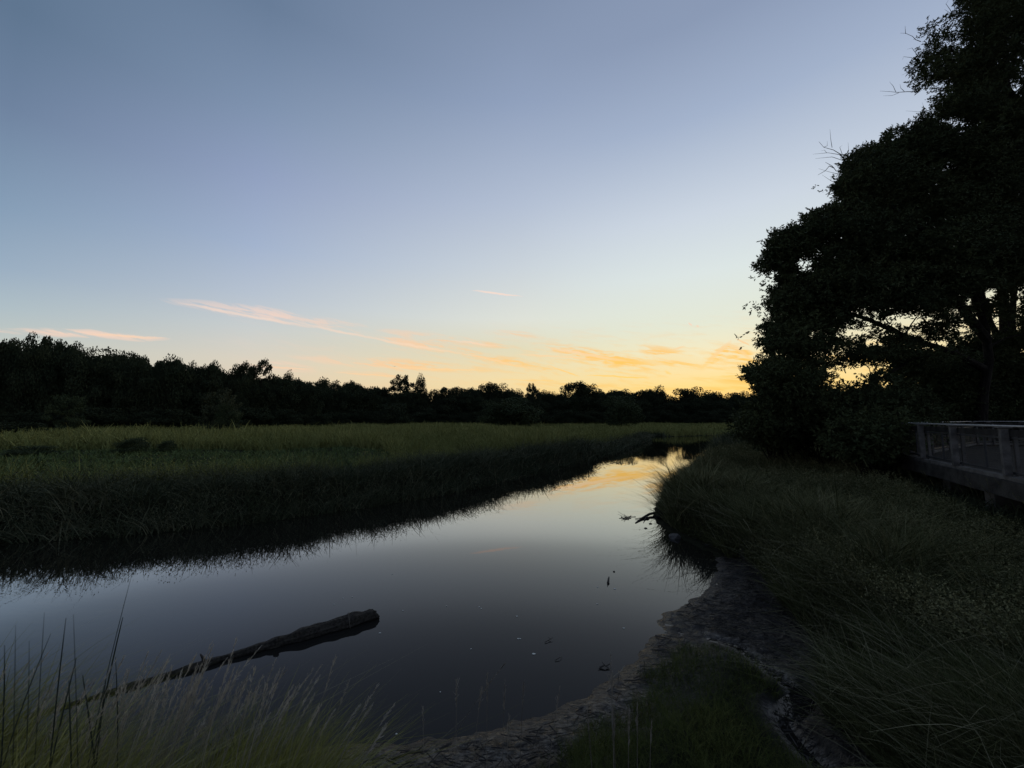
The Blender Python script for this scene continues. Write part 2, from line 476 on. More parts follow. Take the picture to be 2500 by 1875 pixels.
rightzone = [(0.8, 0), (0.8, 4.9), (2.0, 6.4), (3, 7.6), (3.4, 13), (14, 34), (60, 56), (60, 0)]


def terrain(x, y):
    x = np.asarray(x, float); y = np.asarray(y, float)
    d = segdist(x, y, RIVER, True)
    ins = inside(x, y, RIVER)
    # jitter the shore a little
    d = np.where(ins, -d, d) + (fbm(x * 1.3, y * 1.3, 3, 5) - .5) * .22 + (fbm(x * 5, y * 9, 3, 6) - .5) * .14
    dt = segdist(x, y, TALL, True); dt = np.where(inside(x, y, TALL), dt, -dt)
    left = (y > 5) & (x < -.2 * y + 12) & (d > 0) & ~inside(x, y, rightzone)
    bank = .06 + .66 * sstep(0, .75, d)
    bed = -.45 * sstep(0, 2.0, -d) + .02
    rightb = .10 + .42 * sstep(0, .7, dt) + .33 * sstep(.5, 6, dt)
    rightb = np.where((y > 8.3), .05 + .42 * sstep(.0, .5, d) + .33 * sstep(.5, 6, dt), rightb)
    flat = .022 + .055 * np.clip(d, 0, 3)
    z = np.where(dt > 0, rightb, flat)
    nearf = (y < 5) & (x < 1.5)
    z = np.where(nearf, .02 + .30 * sstep(.1, 1.0, d) + .5 * sstep(1, 4, d) * (x < 0), z)
    z = np.where(left, bank, z)
    z = np.where(d < 0, bed, z)
    # undercut mouth of the right bank
    z = z + (fbm(x * .35, y * .35, 4, 2) - .5) * np.where((dt < 0) & (y < 10) & ~left, .04, .22) * sstep(.6, 3.0, d) + (fbm(x * 3.1, y * 3.1, 3, 9) - .5) * .05 * sstep(-.1, .3, d)
    z = z + (fbm(x * 9, y * 9, 2, 19) - .5) * .045 * (d > -.15) + (fbm(x * 8, y * 18, 3, 29) - .5) * .022 * (d > -.2)
    # little outlet and its puddle
    dc = np.minimum(segdist(x, y, CHAN), segdist(x, y, CHAN2))
    land = d > .0
    z = np.where(land & (dc < .22), np.minimum(z, -.012 + .05 * sstep(.02, .12, dc) + .10 * sstep(.12, .22, dc)), z)
    ip = inside(x, y, PUDDLE)
    dp = segdist(x, y, PUDDLE, True)
    z = np.where(ip, -.04, np.where((dp < .15) & land, np.minimum(z, -.04 + .6 * dp), z))
    # low rise behind the far tree line
    r = np.hypot(x, y)
    z = z + 9 * sstep(230, 520, r) * sstep(-.2, .5, y / (r + 1e-6))
    return z, d


def axis(lo, hi, core_lo, core_hi, step, growth):
    a = list(np.arange(core_lo, core_hi, step))
    v, s = core_hi, step
    while v < hi: a.append(v); s = min(s * growth, 60); v += s
    a.append(hi)
    v, s = core_lo - step, step
    b_ = []
    while v > lo: b_.append(v); s = min(s * growth, 60); v -= s
    b_.append(lo)
    return np.array(sorted(set(b_ + a)))


gx = axis(-1200, 1200, -4, 6.5, .03, 1.03)
gy = axis(-300, 1500, 2.2, 9.5, .03, 1.03)
XX, YY = np.meshgrid(gx, gy)
ZZ, DD = terrain(XX, YY)
nx, ny = len(gx), len(gy)
idx = np.arange(nx * ny).reshape(ny, nx)
faces = np.stack([idx[:-1, :-1], idx[:-1, 1:], idx[1:, 1:], idx[1:, :-1]], -1).reshape(-1, 4)
insedge = inside(XX, YY, SEDGE); intall = inside(XX, YY, TALL)
nearside = ~((YY > 8.6) | ((YY > 5) & (XX < -1)))
wet = nearside * (sstep(.9, .2, DD) * (~intall) + (~intall & ~insedge & (YY < 12) & (DD < 3) & (XX > -1)) * .8).clip(0, 1)
wet = np.maximum(wet, sstep(.35, .05, np.minimum(segdist(XX, YY, CHAN), segdist(XX, YY, CHAN2))))
me = npmesh('ground', np.stack([XX, YY, ZZ], -1).reshape(-1, 3), faces, wet.ravel(), smooth=True, attr='wet')
silt = nearside * (YY < 9) * sstep(-.30, -.02, DD) * sstep(.50, .05, DD) * (~intall) * (.15 + .85 * sstep(5.0, 4.3, YY)) * sstep(3.0, 1.4, XX)
silt = np.maximum(silt, 1.6 * sstep(.17, .10, np.minimum(segdist(XX, YY, CHAN), segdist(XX, YY, CHAN2))))
sat = me.attributes.new('silt', 'FLOAT', 'POINT'); sat.data.foreach_set('value', silt.ravel().astype(np.float32))
tag(link('ground', me, M['ground']), 'dark muddy and grassy river valley ground', kind='structure')
print('ground', nx, ny)

wme = npmesh('river_water', np.array([[-260, -60, 0], [300, -60, 0], [300, 200, 0], [-260, 200, 0]], float), np.array([[0, 1, 2, 3]]))
tag(link('river_water', wme, M['water']), 'still river mirroring the evening sky', kind='structure')


def height(x, y):
    return terrain(x, y)[0]


# ------------------------------------------------------------------ blades of grass


def blades(pos, h, w, lean_dir, lean, curl, rnd, seg=3, tip=.12):
    """pos (N,3); returns verts, faces, attr for N curved blades"""
    n = len(pos)
    k = np.linspace(0, 1, seg + 1)
    ang = RNG.uniform(0, math.pi, n)
    side = np.stack([np.cos(ang), np.sin(ang), np.zeros(n)], -1)
    ld = np.stack([np.cos(lean_dir), np.sin(lean_dir), np.zeros(n)], -1)
    V = np.zeros((n, seg + 1, 2, 3))
    for i, t_ in enumerate(k):
        off = (lean * t_ + curl * t_ * t_)[:, None] * ld * h[:, None]
        up = h * (t_ - .32 * np.minimum(curl + .4 * lean, 1.6) * t_ * t_)
        c = pos + off; c[:, 2] += up
        ww = w * (1 - (1 - tip) * t_ ** 1.4) * .5
        V[:, i, 0] = c - side * ww[:, None]; V[:, i, 1] = c + side * ww[:, None]
    base = (np.arange(n) * (seg + 1) * 2)[:, None]
    F = []
    for i in range(seg):
        F.append(np.concatenate([base + 2 * i, base + 2 * i + 1, base + 2 * i + 3, base + 2 * i + 2], 1))
    F = np.stack(F, 1).reshape(-1, 4)
    A = np.repeat(rnd, (seg + 1) * 2)
    return V.reshape(-1, 3), F, A


def merge(parts):
    V, F, A, o = [], [], [], 0
    for v, f, a_ in parts:
        V.append(v); F.append(f + o); A.append(a_); o += len(v)
    return np.concatenate(V), np.concatenate(F), np.concatenate(A)


def scatter(n, r0, r1, a0, a1, keep, mode='inv'):
    """candidates thinning with distance (denser near the path), filtered by keep(x,y)"""
    r = r0 * (r1 / r0) ** RNG.random(n)
    a_ = np.radians(RNG.uniform(a0, a1, n))
    x, y = r * np.sin(a_), r * np.cos(a_)
    m = keep(x, y)
    return x[m], y[m], r[m]


def grass(name, n, r0, r1, a0, a1, keep, h, hv, wmin, mat, label, lean=.3, curl=.5, wind=None, clump=.8, clscale=.5, wk=.0019, hfun=None, tone=None, spikes=0.0, seg=3, windspread=1.2, zmin=.005):
    x, y, r = scatter(n, r0, r1, a0, a1, keep)
    m = len(x)
    z = height(x, y)
    ok = z > zmin
    x, y, r, z = x[ok], y[ok], r[ok], z[ok]; m = len(x)
    cl = fbm(x * clscale, y * clscale, 3, 31)
    hh = h * (1 + hv * (RNG.random(m) - .5) * 2) * (1 + clump * (cl - .5) * 2)
    if hfun is not None: hh = hh * hfun(x, y)
    if spikes: hh = np.where(RNG.random(m) < spikes, hh * RNG.uniform(1.2, 1.5, m), hh)
    hh = np.maximum(hh, .03)
    w = np.maximum(wmin, r * wk) * RNG.uniform(.6, 1.3, m)
    w = np.minimum(w, hh * .3)
    ld = RNG.uniform(0, 2 * math.pi, m) if wind is None else wind + RNG.normal(0, windspread, m)
    rn = RNG.random(m) * .75 + (cl - .5) * .9 if tone is None else tone(x, y, cl)
    rn = np.clip(rn, 0, 1) ** 2.4
    pos = np.stack([x, y, z - .02], -1)
    ln = np.abs(RNG.normal(lean, lean * .6, m)); cu = np.abs(RNG.normal(curl, curl * .6, m))
    v, f, a_ = blades(pos, hh, w, ld, ln, cu, rn, seg)
    me = npmesh(name, v, f, a_)
    o = link(name, me, M[mat]); tag(o, label, 'grass', kind='stuff')
    print(name, m)
    return o


inR = lambda x, y: inside(x, y, RIVER)
deckpoly = [(4.0, -3.5), (10.5, 8.3), (13.2, 13.1), (22.9, 19.3), (36, 18.6), (36, -3.5)]


def is_left(x, y):
    return (y > 5) & ~inR(x, y) & ~inside(x, y, rightzone) & ~inside(x, y, TALL)


band = lambda x, y: inside(x + (fbm(x * .3, y * .3, 2, 4) - .5) * 2, y + (fbm(x * .3, y * .3, 2, 8) - .5) * 1.6, SHORTBAND)
dl = lambda x, y: segdist(x, y, left_bank)

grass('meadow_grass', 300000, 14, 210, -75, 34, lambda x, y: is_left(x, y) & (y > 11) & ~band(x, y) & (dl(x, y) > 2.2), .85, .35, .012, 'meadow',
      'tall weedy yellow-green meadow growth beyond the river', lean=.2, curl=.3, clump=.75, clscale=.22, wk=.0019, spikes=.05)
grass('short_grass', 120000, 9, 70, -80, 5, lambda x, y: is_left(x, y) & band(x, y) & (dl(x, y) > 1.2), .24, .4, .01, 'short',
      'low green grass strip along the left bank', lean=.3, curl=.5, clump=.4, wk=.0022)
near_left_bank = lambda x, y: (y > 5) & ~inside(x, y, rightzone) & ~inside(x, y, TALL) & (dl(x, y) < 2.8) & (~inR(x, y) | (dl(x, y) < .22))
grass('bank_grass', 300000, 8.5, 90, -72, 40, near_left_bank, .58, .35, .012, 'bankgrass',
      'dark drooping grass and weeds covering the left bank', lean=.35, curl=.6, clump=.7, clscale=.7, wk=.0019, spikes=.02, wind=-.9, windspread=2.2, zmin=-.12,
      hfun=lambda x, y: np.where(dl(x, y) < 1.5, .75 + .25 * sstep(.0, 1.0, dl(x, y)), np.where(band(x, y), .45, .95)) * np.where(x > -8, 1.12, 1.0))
chan_d = lambda x, y: np.minimum(segdist(x, y, CHAN), segdist(x, y, CHAN2))
near_right = lambda x, y: (chan_d(x, y) > .16) & ~inside(x, y, PUDDLE) & (inside(x, y, TALL) | ((y > 8.5) & inside(x, y, rightzone) & (segdist(x, y, right_bank) < .6) & ~inR(x, y))) & ~inside(x, y, deckpoly)
def rh(x, y):
    k = np.where(x > 6 + .1 * y, .60, 1.0)
    k = np.where(y > 12.5, np.minimum(k, .70), k)
    k = np.where((y > 8) & (y < 12.5) & (segdist(x, y, right_bank) < 1.3), 1.35, k)
    return k * (.45 + .55 * sstep(.2, 3.0, segdist(x, y, deckpoly, True)))


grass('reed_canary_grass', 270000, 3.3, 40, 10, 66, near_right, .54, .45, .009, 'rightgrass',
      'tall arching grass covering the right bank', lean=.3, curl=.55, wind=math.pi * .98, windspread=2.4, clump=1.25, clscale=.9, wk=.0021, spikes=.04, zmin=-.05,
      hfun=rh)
M['dryblade'] = material('dry_grass_blades', (.16, .15, .085), .8, .1, (.42, .38, .24), attr=True)
grass('dry_grass', 7000, 3.3, 24, 10, 62, near_right, .78, .2, .007, 'dryblade',
      'scattered pale dry blades arching over the right bank grass', lean=.45, curl=.9, wind=math.pi * .95, windspread=1.4, clump=.5, clscale=.9, wk=.0011, zmin=.0, seg=5,
      hfun=rh)
grass('dry_grass', 9000, 8.5, 40, -72, 30, near_left_bank, .6, .2, .008, 'dryblade',
      'scattered pale dry blades along the left bank', lean=.4, curl=.9, wind=-.9, windspread=1.2, clump=.5, wk=.0012, zmin=.0, seg=5)
grass('dry_grass', 1800, 1.8, 6, -78, -18, lambda x, y: inside(x, y, FRONT), .75, .2, .006, 'dryblade',
      'dry bent blades among the near bank grass', lean=.35, curl=.9, wind=.3, windspread=1.0, clump=.5, wk=.001, seg=5)
grass('under_deck_grass', 30000, 6, 22, 30, 80, lambda x, y: inside(x, y, deckpoly), .35, .4, .01, 'bankgrass',
      'sparse dark grass under the boardwalk', clump=.5)
grass('sedge', 120000, 2.0, 7, -4, 58, lambda x, y: inside(x + (fbm(x * 4, y * 4, 3, 51) - .5) * .5, y + (fbm(x * 4, y * 4, 3, 52) - .5) * .4, SEDGE) & (chan_d(x, y) > .18) & (fbm(x * 2.5, y * 2.5, 3, 53) > .30), .13, .4, .004, 'sedge',
      'short bright green sedge on the low mud point', lean=.3, curl=.4, clump=.8, clscale=1.6, wk=.0010)
grass('front_grass', 52000, 1.8, 6.5, -78, -18, lambda x, y: inside(x, y, FRONT), .54, .45, .0085, 'frontgrass',
      'yellow-green grass clumps on the near bank', lean=.2, curl=.75, wind=.3, windspread=1.1, clump=.8, clscale=1.3, wk=.0014, seg=4)
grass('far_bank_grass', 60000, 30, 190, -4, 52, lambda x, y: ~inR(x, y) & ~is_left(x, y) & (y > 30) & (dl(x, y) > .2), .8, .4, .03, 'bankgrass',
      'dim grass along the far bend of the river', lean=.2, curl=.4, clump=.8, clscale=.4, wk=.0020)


# ------------------------------------------------------------------ leaves
def leaf_quads(c, size, aspect=.45, elong=None):
    """diamond leaves, centres c (N,3), size (N,)"""
    n = len(c)
    d = RNG.normal(0, 1, (n, 3)) if elong is None else elong + RNG.normal(0, .35, (n, 3))
    d /= np.linalg.norm(d, axis=1)[:, None] + 1e-9
    s_ = np.cross(d, RNG.normal(0, 1, (n, 3))); s_ /= np.linalg.norm(s_, axis=1)[:, None] + 1e-9
    h = size[:, None] * .5
    V = np.stack([c - d * h, c - d * h * .1 + s_ * h * aspect, c + d * h, c - d * h * .1 - s_ * h * aspect], 1)
    return V.reshape(-1, 3), np.arange(n * 4).reshape(n, 4)


def weeds(name, n, r0, r1, a0, a1, keep, zlo, zhi, size, mat, label, cl=.35, thr=.5, per=14):
    x, y, r = scatter(n, r0, r1, a0, a1, keep)
    f_ = fbm(x * cl, y * cl, 3, 91); m = f_ > thr
    x, y, r = x[m], y[m], r[m]; z = height(x, y); m = len(x)
    hh = RNG.uniform(zlo, zhi, m)
    k = np.repeat(np.arange(m), per); tt = RNG.random(len(k)) ** .7
    rad_ = .16 * (1 - .5 * tt) + .02
    c = np.stack([x[k] + RNG.normal(0, 1, len(k)) * rad_, y[k] + RNG.normal(0, 1, len(k)) * rad_, z[k] + hh[k] * tt], -1)
    V, F = leaf_quads(c, np.maximum(size, r[k] * .0028) * RNG.uniform(.6, 1.3, len(k)), .42)
    tag(link(name, npmesh(name, V, F, np.repeat(np.clip(RNG.random(len(k)) * .6 + (f_[f_ > thr][k] - .5), 0, 1), 4)), M[mat]), label, 'weeds', kind='stuff')
    print(name, len(k))


weeds('goldenrod', 16000, 14, 120, -75, 34, lambda x, y: is_left(x, y) & (y > 11) & ~band(x, y) & (dl(x, y) > 2.2), .7, 1.15, .06, 'meadow', 'leafy goldenrod clumps standing in the tall meadow', thr=.44)
weeds('bank_weeds', 52000, 8.5, 60, -72, 40, near_left_bank, .35, .92, .05, 'bankgrass', 'leafy weeds among the left bank grass', cl=.8, thr=.42, per=18)
weeds('bank_weeds', 42000, 4, 38, 12, 66, lambda x, y: near_right(x, y) & (x > 4.6) & (segdist(x, y, deckpoly, True) > .8), .25, .62, .032, 'rightgrass', 'leafy weeds among the right bank grass', cl=.9, thr=.42, per=20)

# mud litter: flattened dead blades on the mud flat
def litter(name, n, keep, mat, label):
    x = RNG.uniform(-3, 7, n); y = RNG.uniform(2.6, 10, n)
    z, d = terrain(x, y)
    m = keep(x, y, z, d); x, y, z = x[m], y[m], z[m]; n = len(x)
    ang = RNG.normal(.1, .6, n) + np.where(RNG.random(n) < .5, 0, math.pi); ln = RNG.uniform(.03, .16, n); w = RNG.uniform(.0015, .005, n)
    dx_, dy_ = np.cos(ang) * ln, np.sin(ang) * ln
    wx, wy = -np.sin(ang) * w, np.cos(ang) * w
    lift = RNG.uniform(.0, .035, (n, 2))
    V = np.stack([np.stack([x - wx, y - wy, z + .008 + lift[:, 0]], -1), np.stack([x + wx, y + wy, z + .014 + lift[:, 0]], -1),
                  np.stack([x + dx_ + wx, y + dy_ + wy, z + .01 + lift[:, 1]], -1), np.stack([x + dx_ - wx, y + dy_ - wy, z + .006 + lift[:, 1]], -1)], 1)
    F = np.arange(n * 4).reshape(n, 4)
    tag(link(name, npmesh(name, V.reshape(-1, 3), F, np.repeat(RNG.random(n), 4)), M[mat]), label, 'litter', kind='stuff')


M['litter'] = material('mud_litter', (.014, .011, .009), .7, .2, (.055, .047, .04), attr=True)
litter('mud_litter', 60000, lambda x, y, z, d: (d > -.12) & (d < 2.6) & (y > 3.0) & ~inside(x, y, SEDGE) & ~((x < -1.5) & (d > .3)) & (RNG.random(len(x)) < np.where(d < .25, .45, 1)),
       'litter', 'flattened dead stems lying on the wet mud')

# ------------------------------------------------------------------ tall seed-head stalks at the near edge


def seed_stalks(name, specs, mat, label, kind='stuff'):
    """specs: list of (x, y, height, lean_x, lean_y)"""
    parts = []
    for (x, y, h_, lx, ly) in specs:
        z0 = float(height(np.array([x]), np.array([y]))[0])
        z0 = max(z0, .0)
        k = 9
        ts = np.linspace(0, 1, k)
        pts = np.stack([x + lx * ts ** 1.7 * h_, y + ly * ts ** 1.7 * h_, z0 + h_ * ts * (1 - .06 * ts)], -1)
        rv = random.random()
        for sgn in (0, 1):
            sd = np.array([1, 0, 0]) if sgn == 0 else np.array([0, 1, 0])
            wv_ = .0026 * (1 - .5 * ts)
            V = np.stack([pts - sd * wv_[:, None], pts + sd * wv_[:, None]], 1).reshape(-1, 3)
            F = np.array([[2 * i, 2 * i + 1, 2 * i + 3, 2 * i + 2] for i in range(k - 1)])
            parts.append((V, F, np.full(len(V), rv * .6)))
        # plume: short bristles hugging the top of the stem
        nb = 46
        tt = RNG.uniform(.78, 1.0, nb)
        bx = np.stack([np.interp(tt, ts, pts[:, i]) for i in range(3)], -1)
        dirm = pts[-1] - pts[-3]; dirm /= np.linalg.norm(dirm)
        sp = RNG.normal(0, .20, (nb, 3)) * (.4 + .8 * np.sin((tt - .78) / .22 * math.pi))[:, None]
        e = bx + (dirm + sp) * RNG.uniform(.018, .04, nb)[:, None]
        sd = np.cross(e - bx, RNG.normal(0, 1, (nb, 3))); sd /= np.linalg.norm(sd, axis=1)[:, None] + 1e-9
        V = np.stack([bx - sd * .0015, bx + sd * .0015, e + sd * .0012, e - sd * .0012], 1).reshape(-1, 3)
        parts.append((V, np.arange(nb * 4).reshape(nb, 4), np.full(nb * 4, .4 + .6 * rv)))
    v, f, a_ = merge(parts)
    return tag(link(name, npmesh(name, v, f, a_), M[mat]), label, 'grass', kind=kind)


def stalk_from_photo(x1, y1, Y, z0=.3, leanx=.22):
    p = at(x1, y1, Y); h_ = p.z - z0
    return (p.x - leanx * h_, Y - random.uniform(-.03, .1), h_, leanx, random.uniform(-.05, .1))


sp = []
for i in range(170):       # dense stand on the left
    px_ = random.gauss(400, 215); py_ = 1490 + abs(random.gauss(0, 75)) + max(0, px_ - 520) * .12
    sp.append(stalk_from_photo(px_, py_ + random.uniform(0, 90), random.uniform(2.6, 3.3), leanx=random.uniform(.12, .34)))
for (x1, y1) in [(955, 1693), (945, 1748), (943, 1762), (925, 1640), (880, 1665), (820, 1667), (770, 1630), (775, 1622), (745, 1615), (758, 1555),
                 (690, 1590), (640, 1605), (795, 1700), (862, 1725), (905, 1700), (610, 1520), (560, 1540), (690, 1690), (740, 1700)]:
    sp.append(stalk_from_photo(x1, y1, random.uniform(2.7, 3.1), leanx=random.uniform(.3, .45)))
seed_stalks('seed_head_grass', sp, 'straw', 'pale feathery grass stalks rising from the near left bank')
sp = []
for (x1, y1, lx) in [(1118, 1670, .0), (1232, 1636, .45), (1190, 1665, .0), (1233, 1672, .02), (1279, 1690, .04), (1366, 1706, .12), (1175, 1715, .08),
                     (1243, 1755, .03), (1430, 1750, -.05), (1495, 1620, .0), (1530, 1755, .02), (1556, 1750, .03), (1025, 1765, -.05), (1497, 1755, 0), (1590, 1790, .05)]:
    sp.append(stalk_from_photo(x1, y1, random.uniform(2.5, 2.9), z0=.2, leanx=lx))
seed_stalks('seed_head_grass', sp, 'dimstraw', 'thin pale grass stalks standing before the muddy point')
sp = []
for (x1, y1) in [(1568, 1170), (1583, 1195), (1600, 1160), (1577, 1150), (1640, 1120), (1655, 1115), (1668, 1125), (1585, 1175), (1560, 1185), (1572, 1215), (1612, 1148), (1625, 1140)]:
    p = at(x1, y1, 13.0); sp.append((p.x + .35, 13.0, p.z - .45, -.3, .0))
for i in range(160):
    x_ = random.uniform(4.2, 11); y_ = random.uniform(4.0, 16)
    if inside(np.array([x_]), np.array([y_]), TALL)[0]:
        sp.append((x_, y_, random.uniform(.8, 1.05), random.uniform(-.5, .0), random.uniform(-.2, .2)))
seed_stalks('seed_head_grass', sp, 'rightgrass', 'arching seed heads above the right bank grass')

# cattail clumps
for (lab, tips, Y) in [
    ('tall dark cattail leaves at the left edge of the near bank', [(15, 1530), (42, 1480), (75, 1520), (112, 1450), (128, 1500)], 2.7),
    ('pair of upright dark cattail leaves in the near grass', [(165, 1460), (183, 1450), (190, 1560), (172, 1610)], 2.6),
    ('slender dark cattail leaves leaning right over the water, tallest at the near bank', [(325, 1358), (303, 1462), (285, 1560), (262, 1610), (205, 1600)], 2.75)]:
    base = at(sum(t_[0] for t_ in tips) / len(tips) - 25, 1800, Y); base.z = .35
    parts = []
    for (x1, y1) in tips:
        tp = at(x1, y1, Y + random.uniform(-.1, .15)); b0 = Vector((base.x + random.uniform(-.1, .1) * 1.4, Y + random.uniform(-.06, .06), .3))
        k = 10; ts = np.linspace(0, 1, k)
        tp.z -= .12
        bx = np.array([[b0.x + (tp.x - b0.x) * t_ ** 1.5, b0.y + (tp.y - b0.y) * t_, b0.z + (tp.z - b0.z) * t_] for t_ in ts])
        ww = .0025 * np.sin(np.clip(ts * .75 + .25, 0, 1) * math.pi) ** .6 + .001
        th = random.uniform(-.5, .5)
        for off in (0, .004):
            sd = np.array([math.cos(th), math.sin(th), 0])
            V = np.stack([bx - sd * ww[:, None] + [0, off, 0], bx + sd * ww[:, None] + [0, off, 0]], 1).reshape(-1, 3)
            parts.append((V, np.array([[2 * i, 2 * i + 1, 2 * i + 3, 2 * i + 2] for i in range(k - 1)]), np.full(len(V), random.random())))
    v, f, a_ = merge(parts)
    tag(link('cattail_plant', npmesh('cattail_plant', v, f, a_), M['cattail']), lab, 'cattail', 'cattails on the near bank')

# ------------------------------------------------------------------ tubes (trunks, limbs, twigs, log)


def tube(path, radii, sides=8, noise_=0.0, cap=True):
    path = [Vector(p) for p in path]; n = len(path)
    V, F = [], []
    prev = None
    for i, p in enumerate(path):
        d = (path[min(i + 1, n - 1)] - path[max(i - 1, 0)])
        d = d.normalized() if d.length > 1e-9 else Vector((0, 0, 1))
        a_ = prev if prev is not None else (Vector((1, 0, 0)) if abs(d.x) < .8 else Vector((0, 1, 0)))
        a_ = (a_ - d * a_.dot(d)).normalized(); prev = a_; b_ = d.cross(a_)
        for k in range(sides):
            th = 2 * math.pi * k / sides
            r_ = radii[i] * (1 + noise_ * random.uniform(-1, 1))
            V.append(tuple(p + (a_ * math.cos(th) + b_ * math.sin(th)) * r_))
    for i in range(n - 1):
        for k in range(sides):
            k2 = (k + 1) % sides
            F.append([i * sides + k, i * sides + k2, (i + 1) * sides + k2, (i + 1) * sides + k])
    if cap:
        for end, ring in ((path[0], 0), (path[-1], n - 1)):
            V.append(tuple(end)); c = len(V) - 1
            for k in range(0, sides):
                k2 = (k + 1) % sides
                F.append([c, ring * sides + k, ring * sides + k2, ring * sides + k2] if ring else [c, ring * sides + k2, ring * sides + k, ring * sides + k])
    return V, F


class MB:
    def __init__(s): s.V, s.F = [], []

    def add(s, V, F):
        o = len(s.V); s.V += [tuple(v) for v in V]; s.F += [[i + o for i in dict.fromkeys(f)] for f in F]

    def tube(s, *a, **k): s.add(*tube(*a, **k))

    def box(s, a, b_, w, h_, up=Vector((0, 0, 1)), bev=0.0):
        """beam from a to b, w across, h vertical, centred on the line"""
        a, b_ = Vector(a), Vector(b_); d = (b_ - a).normalized()
        sd = d.cross(up)
        if sd.length < 1e-5: sd = Vector((1, 0, 0))
        sd.normalize(); u = sd.cross(d).normalized()
        V = []
        for p in (a, b_):
            for (i, j) in ((-1, -1), (1, -1), (1, 1), (-1, 1)): V.append(p + sd * (w / 2 * i) + u * (h_ / 2 * j))
        s.add(V, [[0, 1, 2, 3], [7, 6, 5, 4], [0, 4, 5, 1], [1, 5, 6, 2], [2, 6, 7, 3], [3, 7, 4, 0]])

    def build(s, name, mat, parent=None, smooth=False, loc=None, bevel=0.0):
        me = bpy.data.meshes.new(name); me.from_pydata(s.V, [], s.F); me.update()
        import bmesh
        bm = bmesh.new(); bm.from_mesh(me); bmesh.ops.recalc_face_normals(bm, faces=bm.faces)
        if bevel: bmesh.ops.bevel(bm, geom=list(bm.edges), offset=bevel, segments=1, affect='EDGES')
        bm.to_mesh(me); bm.free()
        if smooth:
            for p in me.polygons: p.use_smooth = True
        return link(name, me, mat, parent, loc)


def far_crown(seed, kind='round', n=6400):
    """unit-height crown mesh (z 0..1, radius about .5 wide) built of clumps of leaf clusters"""
    r = np.random.default_rng(seed)
    nb = {'poplar': 16, 'open': 64}.get(kind, 26)
    pts, rn = [], []
    for i in range(nb):
        u = r.random(); th = r.uniform(0, 2 * math.pi)
        if kind == 'round':
            zc = .22 + .66 * u; rr_ = .40 * math.sqrt(max(0, 1 - ((zc - .5) / .55) ** 2)) * math.sqrt(r.random()); br = r.uniform(.09, .17)
        elif kind == 'mound':
            zc = .08 + .76 * u; rr_ = .46 * math.sqrt(max(0, 1 - (zc / .98) ** 2)) * math.sqrt(r.random()); br = r.uniform(.12, .18)
        elif kind == 'open':
            zc = .12 + .80 * u; rr_ = .43 * math.sqrt(max(.03, 1 - ((zc - .48) / .5) ** 2)) * math.sqrt(r.random()); br = r.uniform(.05, .10)
        else:
            zc = .15 + .75 * u; rr_ = .26 * (1 - .6 * u) * math.sqrt(r.random()) + .02; br = r.uniform(.07, .11)
        m = int(n / nb)
        q = r.normal(0, 1, (m, 3)); q /= np.linalg.norm(q, axis=1)[:, None]
        q *= (r.random(m) ** .42)[:, None]
        q = q * np.array([br * 1.15, br * 1.15, br * .8]) + np.array([rr_ * math.cos(th), rr_ * math.sin(th), zc])
        pts.append(q); rn.append(np.full(m, r.random() * .5) + r.random(m) * .5)
    # filler so the lower crown is closed
    if kind in ('round', 'mound'):
        m = n // 3
        q = r.normal(0, 1, (m, 3)); q /= np.linalg.norm(q, axis=1)[:, None]; q *= (r.random(m) ** .5)[:, None]
        q = q * np.array([.40, .40, .42]) + np.array([0, 0, .45 if kind == 'round' else .36]); pts.append(q); rn.append(r.random(m) * .6)
    c = np.concatenate(pts); rnd = np.concatenate(rn); c[:, 2] = np.clip(c[:, 2], 0.0, 1.0)
    V, F = leaf_quads(c, r.uniform(.020, .042, len(c)), .8)
    return npmesh('crown', V, F, np.repeat(rnd, 4))


def far_trunk(seed):
    random.seed(seed)
    mb = MB()
    mb.tube([(0, 0, -.05), (.01, 0, .2), (.0, .01, .45), (.01, 0, .75)], [.024, .018, .012, .004], 6)
    for i in range(6):
        z = random.uniform(.2, .55); th = random.uniform(0, 6.28); ln = random.uniform(.2, .36)
        e = (math.cos(th) * ln, math.sin(th) * ln, z + random.uniform(.12, .3))
        mb.tube([(0, 0, z), (e[0] * .5, e[1] * .5, z + (e[2] - z) * .4), e], [.009, .006, .002], 5)
    me = bpy.data.meshes.new('trunk'); me.from_pydata(mb.V, [], mb.F); me.materials.append(M['bark'])
    return me


CR = {'round': [far_crown(100 + i, 'round') for i in range(6)], 'open': [far_crown(200 + i, 'open', 5200) for i in range(3)],
      'mound': [far_crown(300 + i, 'mound') for i in range(3)], 'poplar': [far_crown(400 + i, 'poplar', 2600) for i in range(2)]}
TK = [far_trunk(500 + i) for i in range(3)]
random.seed(21)


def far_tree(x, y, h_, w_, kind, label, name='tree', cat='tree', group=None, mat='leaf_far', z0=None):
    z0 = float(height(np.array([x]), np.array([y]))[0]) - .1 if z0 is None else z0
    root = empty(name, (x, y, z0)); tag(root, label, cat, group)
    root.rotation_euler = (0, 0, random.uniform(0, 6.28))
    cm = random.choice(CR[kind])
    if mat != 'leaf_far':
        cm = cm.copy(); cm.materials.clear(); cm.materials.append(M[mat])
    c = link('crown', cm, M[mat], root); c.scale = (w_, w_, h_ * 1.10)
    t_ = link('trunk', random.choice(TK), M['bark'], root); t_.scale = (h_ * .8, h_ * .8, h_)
    return root


